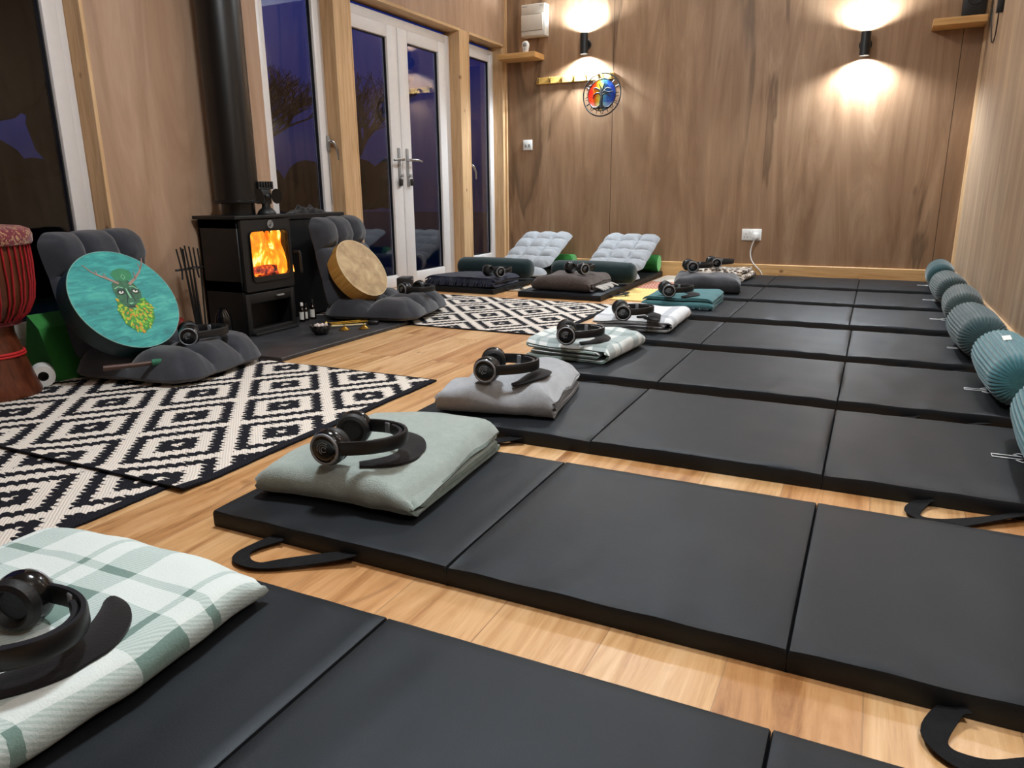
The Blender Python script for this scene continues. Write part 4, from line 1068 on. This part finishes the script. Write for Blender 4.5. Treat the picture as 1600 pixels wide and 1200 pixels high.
for k, (x, y, z, a) in enumerate(((0.085, -0.02, 0.022, 86), (0.06, 0.02, 0.03, 96), (0.09, 0.01, 0.040, 92))):
    bm = BM(); lathe(bm, [(0.018, -0.11), (0.022, -0.105), (0.023, 0.10), (0.018, 0.108)], 14, Matrix.Translation((x, y, z)) @ Matrix.Rotation(radians(a), 4, 'Z') @ RY, True, lambda a, k: 1+0.12*ns(cos(a)*2, sin(a)*2, k)); finish('glowing_log', bm, n2.m, fire)
fl = bpy.data.lights.new('fire_glow', 'POINT'); fl.energy = 4.0; fl.color = (1, 0.45, 0.12); fl.shadow_soft_size = 0.05
fo = bpy.data.objects.new('fire_glow', fl); COL.objects.link(fo); fo.location = (-2.80, 2.82, 0.42)

fan = thing('stove_fan', 'black heat powered fan on the stove top', 'fan', (-2.782, 2.880, 0.6025))
fan.rotation_euler = (0, 0, radians(-28))
bm = BM(); lathe(bm, [(0.046, 0), (0.046, 0.008), (0.036, 0.022), (0.022, 0.032), (0.020, 0.055)], 28); finish('base', bm, M['black_metal'], fan)
bm = BM(); box(bm, -0.022, 0.020, -0.025, 0.025, 0.050, 0.122, 0.005); finish('motor', bm, M['black_metal'], fan)
bm = BM(); box(bm, -0.022, 0.022, -0.038, 0.038, 0.122, 0.130, 0.003)
for k in range(6): box(bm, -0.022, 0.022, -0.038+0.0132*k, -0.028+0.0132*k, 0.128, 0.160, 0.002, 1)
finish('cooling_fins', bm, M['black_metal'], fan)
for s_ in (-1, 1):
    bm = BM(); P = []
    for k in range(18):
        a = 2*pi*k/18; P.append((0.030*cos(a)*(1.0 if cos(a)*s_ > 0 else 0.9), 0.037*sin(a)))
    mt = Matrix.Translation((0.030, s_*0.046, 0.088)) @ Matrix.Rotation(radians(6*s_), 4, 'Z') @ Matrix(((0,0,1,0),(1,0,0,0),(0,1,0,0),(0,0,0,1)))
    prism(bm, P, -0.0015, 0.0015, mt); finish('blade', bm, M['hp_gloss'], fan)
bm = BM(); lathe(bm, [(0.011, 0), (0.011, 0.016), (0.005, 0.020)], 16, Matrix.Translation((0.018, 0, 0.088)) @ RY); finish('hub', bm, M['black_metal'], fan)

cb = thing('steel_cabinet', 'low black steel cabinet against the wall right of the stove', 'cabinet', (-2.97, 3.335, 0.018))
bm = BM(); box(bm, -0.058, 0.042, -0.325, 0.325, 0, 0.545, 0.004, 1); finish('carcass', bm, M['black_metal'], cb)
bm = BM(); box(bm, -0.059, 0.050, -0.33, 0.332, 0.545, 0.573, 0.003, 1); finish('top', bm, M['black_metal'], cb)
bm = BM()
for j in range(17):
    for i in range(29):
        u, v = i/28, j/16; e = (1-abs(2*u-1)**3)*(1-abs(2*v-1)**3)
        bm.verts.new((-0.048+0.085*v+0.01*ns(u*6, v*4, 1), -0.11+0.26*u+0.012*ns(u*5, v*5, 3), 0.002+0.05*max(0, e)*(0.35+0.9*abs(ns(u*5+2, v*4, 2)))))
bm.verts.ensure_lookup_table()
for j in range(16):
    for i in range(28): bm.faces.new([bm.verts[k] for k in (j*29+i, j*29+i+1, (j+1)*29+i+1, (j+1)*29+i)])
r = bmesh.ops.extrude_face_region(bm, geom=bm.faces[:])
for g in r['geom']:
    if isinstance(g, bmesh.types.BMVert): g.co.z = 0.0
o = finish('crumpled_cloth', bm, fabric('black_cloth', rgb(28, 24, 26), 0.25), None); o.location = (-2.965, 3.37, 0.592)
tag(o, 'dark crumpled cloth on top of the black steel cabinet', 'cloth')

# fireside tools
P = thing('fireside_tool_set', 'black fireside tool stand between the antler drum and the stove', 'fireside tools', (-2.90, 2.475, 0.018))
bm = BM(); lathe(bm, [(0.055, 0), (0.055, 0.008), (0.02, 0.014)], 28); tube(bm, [(0, 0, 0.01), (-0.012, -0.02, 0.35), (-0.013, -0.022, 0.44)], 0.005, 8); tube(bm, [(0.0, -0.085, 0.345), (0.0, 0.075, 0.347)], 0.005, 8); torus(bm, 0.03, 0.004, 24, 6, Matrix.Translation((0, 0.02, 0.347)))
finish('stand', bm, M['black_metal'], P)
for k in range(6):
    y = -0.062+k*0.024; lo = (0.012, y*0.45+0.01, 0.03) if k in (1, 2, 3, 5) else (0.01, y, 0.30)
    bm = BM(); tube(bm, [lo, (0.006, y*0.9, 0.34), (0.004, y-0.01, 0.455-0.006*abs(k-2))], [0.008 if k in (1, 2, 3) else 0.004, 0.0045, 0.0035], 8); finish('tool', bm, M['black_metal'], P)
bm = BM(); lathe(bm, [(0.032, 0), (0.038, 0.02), (0.040, 0.08), (0.034, 0.12), (0.020, 0.140), (0.020, 0.150), (0.003, 0.155)], 28)
o = finish('jar', bm, M['hp_gloss']); o.location = (-2.80, 2.545, 0.0185); tag(o, 'glossy black lidded jar at the left side of the stove', 'jar')
bm = BM(); lathe(bm, [(0.022, 0), (0.030, 0.02), (0.032, 0.07), (0.024, 0.10), (0.020, 0.115), (0.003, 0.122)], 24)
o = finish('jar', bm, plain('red_glaze', rgb(120, 34, 26), 0.3)); o.location = (-2.93, 2.40, 0.0185); tag(o, 'small dark red jar peeping out behind the antler drum', 'jar')

# small things on the hearth
def bottle(x, y, h, r, label, lab=True, cap='white_pl'):
    t = thing('bottle', label, 'bottle', (x, y, 0.0185), radians(-55), 'small bottles beside the stove')
    bm = BM(); lathe(bm, [(r*0.92, 0), (r, 0.004), (r, h*0.6), (r*0.85, h*0.68), (r*0.4, h*0.76), (r*0.4, h*0.84)], 22); finish('glass', bm, M['dark_glass'], t)
    bm = BM(); lathe(bm, [(r*0.5, h*0.82), (r*0.5, h*0.98), (r*0.42, h)], 18); finish('cap', bm, M[cap], t)
    if lab:
        bm = BM(); n = 20; R = r+0.0006
        for k in range(n+1):
            a = radians(-15+150*k/n)-radians(100)
            bm.verts.new((R*cos(a), R*sin(a), h*0.12)); bm.verts.new((R*cos(a), R*sin(a), h*0.52))
        bm.verts.ensure_lookup_table()
        for k in range(n): bm.faces.new([bm.verts[i] for i in (2*k, 2*k+2, 2*k+3, 2*k+1)])
        finish('paper_label', bm, M['paper'], t)
bottle(-2.79, 3.085, 0.105, 0.016, 'brown bottle with white cap and label, nearest the stove')
bottle(-2.80, 3.128, 0.095, 0.015, 'dark bottle with black cap, middle of the three', True, 'hp_black')
bottle(-2.79, 3.172, 0.110, 0.017, 'dark bottle with white label, beside the grey chair', True, 'hp_black')
bw = thing('bowl', 'small black bowl of pale stones on the hearth edge', 'bowl', (-2.452, 2.835, 0.0185))
bm = BM(); lathe(bm, [(0.028, 0), (0.032, 0.004), (0.046, 0.018), (0.054, 0.038), (0.055, 0.048), (0.052, 0.048), (0.050, 0.036), (0.040, 0.018), (0.02, 0.010)], 36)
nb = NT('carved_bowl'); X, Y, Z = nb.xyz(nb.coord()); wv = nb.node('ShaderNodeTexVoronoi'); nb.put(wv.inputs['Vector'], nb.coord()); wv.inputs['Scale'].default_value = 70
nb.set(Base_Color=nb.ramp(wv.outputs['Distance'], [(0.5, rgb(22, 20, 20)), (0.75, rgb(90, 84, 78))]), Roughness=0.35); finish('bowl_body', bm, nb.m, bw)
o = None
for k in range(11):
    a = k*2.4; R = 0.032*sqrt((k+0.5)/11)
    bm = BM(); ball(bm, (0, 0, 0), 0.012, (1, 0.8, 0.6), 10, 8)
    q = finish('pebble', bm, plain('pale_stone', rgb(206, 190, 182), 0.5, 0, 0.2, 60) if k == 0 else bpy.data.materials['pale_stone'])
    q.location = (-2.452+R*cos(a), 2.835+R*sin(a), 0.0185+0.040+0.003*(k % 3)); q.rotation_euler = (0.3*k, 0.2*k, k)
    tag(q, 'pale smooth pebble in the small black bowl', 'pebble', 'pebbles in the black bowl')
for k, (x, y, lb) in enumerate(((-2.415, 2.972, 'brass hand cymbal nearer the black bowl'), (-2.345, 3.045, 'brass hand cymbal nearer the hearth corner'))):
    c = thing('hand_cymbal', lb, 'cymbal', (x, y, 0.0185), 0, 'pair of brass hand cymbals')
    bm = BM(); lathe(bm, [(0.030, 0.0), (0.0305, 0.002), (0.020, 0.006), (0.013, 0.012), (0.006, 0.018), (0.002, 0.019)], 30); finish('dish', bm, M['brass'], c)
    bm = BM(); torus(bm, 0.005, 0.0015, 14, 6, Matrix.Translation((0, 0, 0.022)) @ Matrix.Rotation(pi/2, 4, 'X')); finish('loop', bm, M['brass'], c)
for k, (x0_, y0_, x1_, y1_, lb) in enumerate(((-2.57, 3.02, -2.44, 3.20, 'brass chime rod lying on the hearth, nearer the bowl'), (-2.60, 3.05, -2.47, 3.235, 'brass chime rod lying on the hearth, nearer the chair'))):
    c = thing('chime_rod', lb, 'chime rod', (0, 0, 0), 0, 'brass chime rods')
    bm = BM(); tube(bm, [(x0_, y0_, 0.025), (x1_, y1_, 0.025)], 0.006, 10); finish('rod', bm, M['brass'], c)
    bm = BM(); ball(bm, (x0_, y0_, 0.0285), 0.010, (1, 1, 1), 16, 10); finish('knob', bm, M['brass'], c)
c = thing('mallet', 'white ball mallet lying behind the black bowl', 'mallet', (0, 0, 0))
bm = BM(); ball(bm, (-2.555, 2.905, 0.034), 0.015, (1, 1, 1), 18, 12); finish('mallet_head', bm, M['paper'], c)
bm = BM(); tube(bm, [(-2.555, 2.905, 0.034), (-2.40, 3.13, 0.024)], 0.0045, 8); finish('stick', bm, plain('pale_wood', rgb(206, 190, 150), 0.5), c)
bm = BM(); lathe(bm, [(0.030, 0), (0.031, 0.003), (0.031, 0.017), (0.028, 0.020)], 30)
o = finish('tin', bm, M['hp_black']); o.location = (-2.375, 3.165, 0.0185); tag(o, 'small flat black tin by the seat of the tan drum chair', 'tin')

# ================================================================ DRUMS
def place(t, c, nrm, up=(0, 0, 1)):
    n = Vector(nrm).normalized(); a = Vector(up).cross(n).normalized(); u = n.cross(a)
    m = Matrix((a, u, n)).transposed().to_4x4(); m.translation = Vector(c)
    t.rotation_euler = m.to_euler(); t.location = c
def frame_drum(label, c, nrm, R, th, hoop, head, rim):
    t = thing('frame_drum', label, 'drum'); place(t, c, nrm)
    bm = BM(); lathe(bm, [(R-0.012, -th), (R-0.003, -th), (R, -th+0.003), (R, -0.010), (R-0.004, -0.002), (R-0.010, -0.0015)], 72, None, False)
    lathe(bm, [(R-0.012, -th), (R-0.012, -0.004)], 72, None, False); finish('hoop', bm, hoop, t)
    bm = BM(); lathe(bm, [(R-0.002, -0.004), (R-0.004, -0.0005), (R-0.012, 0.0)], 72); finish('drumhead', bm, head, t)
    bm = BM(); torus(bm, R-0.003, 0.0022, 72, 6, Matrix.Translation((0, 0, -0.0018))); finish('rim_edge', bm, rim, t)
    return t
n = NT('teal_hide'); v = n.coord()
a1 = n.noise(n.mapping(v, (3.0, 14, 1), (0, 0, 0.5)), 3.5, 5, 0.65, 0.8); a2 = n.noise(v, 9, 3)
n.set(Base_Color=n.ramp(n.math('ADD', n.math('MULTIPLY', a1, 0.7), n.math('MULTIPLY', a2, 0.3)), [(0.32, rgb(8, 96, 100)), (0.5, rgb(30, 142, 138)), (0.7, rgb(78, 178, 164))]), Roughness=0.55)
TD = frame_drum('large teal frame drum painted with an antlered leafy face', (-2.572, 1.877, 0.318), (0.835, 0.0, 0.550), 0.214, 0.085, plain('dark_teal_hoop', rgb(10, 40, 42), 0.4), n.m, plain('pale_teal_edge', rgb(112, 160, 150), 0.5))
# painting, laid onto the head as thin colour shapes
PS = 0.93
def paint(name, polys, mat, z0, z1):
    bm = BM(); polys = [[(x*PS, y*PS) for x, y in P] for P in polys]
    for P in polys: prism(bm, P, z0, z1)
    return finish(name, bm, mat, TD, False)
def stroke(P, w0, w1):
    out1 = []; out2 = []; N = len(P)
    for i, (x, y) in enumerate(P):
        ax, ay = P[max(i-1, 0)]; bx_, by_ = P[min(i+1, N-1)]; tx, ty = bx_-ax, by_-ay; l = math.hypot(tx, ty) or 1; w = w0+(w1-w0)*i/(N-1)
        out1.append((x-ty/l*w, y+tx/l*w)); out2.append((x+ty/l*w, y-tx/l*w))
    return out1+out2[::-1]
paint('painted_crown', [[(-0.008, 0.119), (0.010, 0.134), (0.039, 0.140), (0.066, 0.136), (0.082, 0.126), (0.084, 0.108), (0.077, 0.088), (0.050, 0.078), (0.020, 0.078), (-0.002, 0.092)]], plain('moss_paint', rgb(40, 122, 78), 0.6), 0.0002, 0.0006)
paint('painted_face', [[(-0.026, 0.075), (0.0, 0.088), (0.024, 0.082), (0.05, 0.082), (0.072, 0.062), (0.082, 0.022), (0.066, -0.018), (0.03, -0.056), (0.009, -0.062), (-0.018, -0.042), (-0.034, -0.011), (-0.036, 0.038)]], plain('face_paint', rgb(44, 96, 66), 0.6, 0, 0.35, 50), 0.0006, 0.0010)
lv = [[], [], []]; rr = random.Random(5)
BP = [(-0.040, 0.004), (-0.063, -0.05), (-0.060, -0.112), (-0.03, -0.150), (0.001, -0.163), (0.045, -0.138), (0.078, -0.108), (0.097, -0.054), (0.080, -0.006), (0.044, -0.026), (0.006, -0.055), (-0.02, -0.036)]
def inside(x, y):
    c = False; j = len(BP)-1
    for i in range(len(BP)):
        if (BP[i][1] > y) != (BP[j][1] > y) and x < (BP[j][0]-BP[i][0])*(y-BP[i][1])/(BP[j][1]-BP[i][1])+BP[i][0]: c = not c
        j = i
    return c
k = 0
while k < 150:
    x, y = rr.uniform(-0.07, 0.10), rr.uniform(-0.165, 0.01)
    if not inside(x, y): continue
    a = atan2(y+0.03, x-0.01)+rr.uniform(-0.4, 0.4); L, w = rr.uniform(0.012, 0.022), rr.uniform(0.0035, 0.006); c_, s_ = cos(a), sin(a)
    lv[0 if k % 5 < 2 else (1 if k % 5 < 4 else 2)].append([(x+c_*p-s_*q, y+s_*p+c_*q) for p, q in ((-L/2, 0), (-L*0.1, w), (L/2, 0), (-L*0.1, -w))]); k += 1
paint('painted_beard', [BP], plain('beard_paint', rgb(52, 128, 44), 0.6, 0, 0.3, 60), 0.0008, 0.0012)
for q, c in enumerate((rgb(98, 178, 40), rgb(168, 182, 44), rgb(196, 140, 36))):
    bm = BM()
    for i, P in enumerate(lv[q]): prism(bm, [(x*PS, y*PS) for x, y in P], 0.0012, 0.0014+0.0002*q+0.000001*i)
    finish('painted_leaves', bm, plain('leaf_paint_%s' % 'abc'[q], c, 0.6, 0, 0.15), TD, False)
ant = plain('antler_paint', rgb(150, 122, 108), 0.6, 0, 0.2)
paint('painted_antler', [stroke([(0.004, 0.072), (-0.035, 0.103), (-0.066, 0.122), (-0.084, 0.139), (-0.104, 0.173)], 0.006, 0.0015), stroke([(-0.035, 0.103), (-0.036, 0.127)], 0.003, 0.001), stroke([(-0.066, 0.122), (-0.062, 0.142)], 0.003, 0.001)], ant, 0.0006, 0.0016)
paint('painted_antler', [stroke([(0.048, 0.062), (0.089, 0.086), (0.128, 0.117), (0.156, 0.15), (0.171, 0.179)], 0.006, 0.0015), stroke([(0.089, 0.086), (0.100, 0.118)], 0.003, 0.001), stroke([(0.128, 0.117), (0.166, 0.162)], 0.003, 0.001), stroke([(0.14, 0.13), (0.138, 0.155)], 0.0025, 0.001)], ant, 0.0006, 0.0016)
def ell(x, y, a, b, n=14, rot=0.0): return [(x+a*cos(2*pi*k/n)*cos(rot)-b*sin(2*pi*k/n)*sin(rot), y+a*cos(2*pi*k/n)*sin(rot)+b*sin(2*pi*k/n)*cos(rot)) for k in range(n)]
dkp = plain('dark_outline_paint', rgb(16, 42, 34), 0.6)
paint('painted_shading', [ell(-0.005, 0.033, 0.019, 0.014, 16, 0.2), ell(0.058, 0.028, 0.018, 0.013, 16, -0.3), stroke([(0.012, 0.045), (0.014, 0.01), (-0.004, -0.018)], 0.003, 0.002), stroke([(0.034, 0.044), (0.036, 0.008), (0.034, -0.018)], 0.003, 0.002), stroke([(-0.004, -0.036), (0.014, -0.040), (0.036, -0.034)], 0.004, 0.004)], dkp, 0.0010, 0.0014)
hp_ = plain('pale_green_paint', rgb(128, 190, 150), 0.6)
paint('painted_highlight', [stroke([(-0.026, 0.050), (-0.006, 0.058), (0.012, 0.050)], 0.002, 0.002), stroke([(0.042, 0.052), (0.058, 0.052), (0.074, 0.036)], 0.002, 0.002), stroke([(0.023, 0.046), (0.022, 0.0)], 0.002, 0.004), ell(0.012, -0.024, 0.010, 0.003), ell(0.014, -0.052, 0.006, 0.003), stroke([(0.030, 0.100), (0.040, 0.112), (0.048, 0.098), (0.036, 0.088), (0.030, 0.100)], 0.0015, 0.0015)], hp_, 0.0012, 0.0017)
paint('painted_eye', [ell(-0.006, 0.031, 0.011, 0.006, 14, 0.1), ell(0.058, 0.028, 0.011, 0.006, 14, -0.2)], plain('eye_white', rgb(225, 225, 212), 0.6), 0.0014, 0.0019)
paint('painted_pupil', [ell(-0.004, 0.033, 0.004, 0.004, 10), ell(0.060, 0.030, 0.004, 0.004, 10)], dkp, 0.0019, 0.0022)

n = NT('tan_hide'); v = n.coord(); a1 = n.noise(v, 13, 5, 0.65, 0.6)
n.set(Base_Color=n.ramp(a1, [(0.3, rgb(140, 110, 70)), (0.5, rgb(172, 142, 98)), (0.72, rgb(198, 172, 128))]), Roughness=0.6)
frame_drum('tan hide frame drum leaning on the grey chair', (-2.56, 3.345, 0.297), (0.838, -0.02, 0.546), 0.180, 0.085, timber('golden_hoop', (170, 126, 62), (140, 98, 44), 2, False), n.m, plain('pale_hide_edge', rgb(214, 190, 146), 0.5))

c = thing('drum_beater', 'wooden drum beater with green wrap below the teal drum', 'beater', (0, 0, 0))
bz = 0.090
bm = BM(); tube(bm, [(-2.452, 1.66, bz+0.012), (-2.40, 1.75, bz+0.010), (-2.375, 1.80, bz+0.010)], [0.010, 0.009, 0.008], 10); finish('handle', bm, plain('dark_wood', rgb(74, 48, 38), 0.5), c)
bm = BM(); tube(bm, [(-2.375, 1.80, bz+0.010), (-2.350, 1.85, bz+0.010)], 0.012, 10); finish('wrap', bm, plain('green_cord', rgb(44, 104, 78), 0.8), c)
bm = BM(); tube(bm, [(-2.350, 1.85, bz+0.010), (-2.342, 1.865, bz+0.010)], 0.010, 10); finish('tip', bm, plain('tan_tip', rgb(176, 140, 104), 0.7), c)
c = thing('drum_mallet', 'tan padded mallet tucked under the left edge of the tan drum', 'mallet', (0, 0, 0))
bm = BM(); ball(bm, (-2.60, 3.33, 0.128), 0.026, (1.2, 1, 0.9)); finish('mallet_head', bm, plain('tan_felt', rgb(164, 132, 88), 0.9, 0, 0.15, 60), c)
bm = BM(); tube(bm, [(-2.60, 3.33, 0.126), (-2.63, 3.55, 0.115)], 0.006, 8); finish('stick', bm, plain('beech_stick', rgb(150, 112, 70), 0.5), c)

# goblet drum at the left edge
DJ = thing('goblet_drum', 'carved wooden goblet drum with red ropes at the left edge', 'drum', (-2.80, 1.488, 0.0085))
DJ.scale = (1, 1, 0.945)
wood = timber('red_brown_wood', (92, 46, 26), (64, 28, 16), 2, False, 0.35)
bm = BM(); lathe(bm, [(0.132, 0), (0.134, 0.012), (0.122, 0.05), (0.106, 0.12), (0.090, 0.19), (0.080, 0.235), (0.080, 0.26), (0.096, 0.285), (0.130, 0.315), (0.152, 0.36), (0.162, 0.43), (0.166, 0.52), (0.166, 0.60), (0.150, 0.602)], 56); finish('shell', bm, wood, DJ)
red = fabric('red_rope', rgb(150, 22, 28), 0.15, 0.4, 400, 0.1)
bm = BM()
for k in range(44):
    a = 2*pi*k/44; b = a+0.02*(-1)**k
    tube(bm, [(0.168*cos(a), 0.168*sin(a), 0.595), (0.170*cos(a), 0.170*sin(a), 0.50), (0.166*cos(b), 0.166*sin(b), 0.42), (0.157*cos(b), 0.157*sin(b), 0.36), (0.135*cos(b), 0.135*sin(b), 0.312), (0.110*cos(b), 0.110*sin(b), 0.288)], 0.0034, 6)
finish('rope_lacing', bm, red, DJ)
bm = BM(); torus(bm, 0.103, 0.006, 48, 8, Matrix.Translation((0, 0, 0.283))); torus(bm, 0.104, 0.004, 48, 8, Matrix.Translation((0, 0, 0.274)))
finish('foot_ring', bm, plain('dark_red_cord', rgb(92, 16, 20), 0.8), DJ)
bm = BM(); torus(bm, 0.098, 0.0055, 48, 8, Matrix.Translation((0, 0, 0.165))); torus(bm, 0.100, 0.0045, 48, 8, Matrix.Translation((0, 0, 0.155))); finish('waist_cord', bm, plain('bright_red_cord', rgb(186, 24, 26), 0.7), DJ)
n = NT('maroon_print'); v = n.coord(); wv = n.noise(v, 26, 3, 0.6, 3.0)
n.set(Base_Color=n.ramp(wv, [(0.30, rgb(84, 14, 30)), (0.52, rgb(112, 22, 40)), (0.57, rgb(190, 160, 110)), (0.62, rgb(96, 18, 34))]), Roughness=0.85, Sheen_Weight=0.2); n.bump(wv, 0.2, 0.004)
bm = BM(); lathe(bm, [(0.172, 0.572), (0.178, 0.566), (0.183, 0.575), (0.184, 0.602), (0.176, 0.620), (0.150, 0.632), (0.08, 0.638), (0.003, 0.640)], 72, None, True, lambda a, k: 1+(0.022*ns(cos(a)*6, sin(a)*6, k*0.5) if k < 6 else 0)); finish('cloth_cover', bm, n.m, DJ)
c = thing('paper_roll', 'white roll with a dark hollow end beside the goblet drum', 'roll', (-2.79, 1.645, 0.0085+0.040), radians(60))
bm = BM(); mt = Matrix.Rotation(RX.to_euler().x, 4, 'X')
lathe(bm, [(0.018, -0.04), (0.040, -0.04), (0.040, 0.04), (0.018, 0.04), (0.018, -0.04)], 32, mt, False); finish('roll', bm, M['paper'], c)
bm = BM(); lathe(bm, [(0.0165, -0.039), (0.018, -0.039), (0.018, 0.039), (0.0165, 0.039), (0.0165, -0.039)], 24, mt, False); lathe(bm, [(0.0165, -0.002), (0.0165, 0.002)], 24, mt); finish('core', bm, M['hp_black'], c)
# speaker on the floor by the doors, white hoop behind the left bolster
c = thing('speaker', 'small black speaker on the floor by the glass doors, behind the tan drum', 'speaker', (-2.93, 4.30, 0.0075), radians(20))
bm = BM(); box(bm, -0.045, 0.045, -0.07, 0.07, 0.012, 0.12, 0.008); box(bm, -0.06, 0.06, -0.085, 0.085, 0, 0.014, 0.004); finish('cabinet', bm, M['hp_black'], c)
bm = BM(); ball(bm, (0.0455, 0.02, 0.10), 0.004, (0.5, 1, 1), 10, 8); finish('status_light', bm, M['print'], c)
bm = BM(); torus(bm, 0.058, 0.008, 40, 8, Matrix.Translation((-2.83, 5.26, Z1+0.088)) @ Matrix.Rotation(radians(68), 4, 'X')); torus(bm, 0.058, 0.012, 40, 8, Matrix.Translation((-2.83, 5.268, Z1+0.07)) @ Matrix.Rotation(radians(68), 4, 'X'))
tag(finish('hoop', bm, M['paper']), 'white hoop standing behind the dark bolster by the doors', 'hoop')

# ================================================================ WORLD, LAMPS, CAMERA
w = bpy.data.worlds.new('dusk'); SC.world = w; w.use_nodes = True
nt = w.node_tree; bg = nt.nodes['Background']
tc = nt.nodes.new('ShaderNodeTexCoord'); sx = nt.nodes.new('ShaderNodeSeparateXYZ'); cr = nt.nodes.new('ShaderNodeValToRGB')
nt.links.new(tc.outputs['Generated'], sx.inputs[0]); nt.links.new(sx.outputs[2], cr.inputs[0]); nt.links.new(cr.outputs[0], bg.inputs[0])
cr.color_ramp.elements[0].position = 0.0; cr.color_ramp.elements[0].color = rgb(12, 18, 46)
cr.color_ramp.elements[1].position = 0.30; cr.color_ramp.elements[1].color = rgb(22, 36, 104)
bg.inputs[1].default_value = 1.0

# the other wall lights of the room, out of the picture on the side and front walls
for (x, y, z) in ((0.46, 3.0, 1.75), (0.47, 0.6, 1.75)):
    spot(x, y, z-0.08, True, 45, 140, 1.0, rad=0.05, col=(0.97, 0.98, 1.0))
    spot(x, y, z+0.08, False, 60, 150, 1.0, rad=0.05, col=(0.97, 0.98, 1.0))
def ceil_lamp(x, y, watts, size):
    l = bpy.data.lights.new('ceiling_lamp', 'AREA'); l.energy = watts; l.shape = 'DISK'; l.size = size; l.color = (0.90, 0.96, 1.0)
    o = bpy.data.objects.new('ceiling_lamp', l); COL.objects.link(o); o.location = (x, y, ZC-0.03)
ceil_lamp(-1.2, 1.7, 46, 0.35); ceil_lamp(-1.2, 4.4, 30, 0.35)

cam = bpy.data.cameras.new('camera'); co = bpy.data.objects.new('camera', cam); COL.objects.link(co); SC.camera = co
cam.sensor_fit = 'HORIZONTAL'; cam.sensor_width = 36.0; cam.lens = 1143.52*36.0/1600; cam.clip_start = 0.02
yaw, pitch, roll = 0.45498, 0.2593, 0.00984
fwd = Vector((-sin(yaw)*cos(pitch), cos(yaw)*cos(pitch), -sin(pitch))); right = Vector((cos(yaw), sin(yaw), 0)); down = fwd.cross(right)
r2 = right*cos(roll)+down*sin(roll); d2 = -right*sin(roll)+down*cos(roll)
m = Matrix((r2, -d2, -fwd)).transposed().to_4x4(); m.translation = Vector((0, 0, 0.71)); co.matrix_world = m
SC.view_settings.view_transform = 'Standard'; SC.view_settings.look = 'None'; SC.view_settings.gamma = 1.0
SC.view_settings.use_curve_mapping = False; SC.view_settings.exposure = 0.24
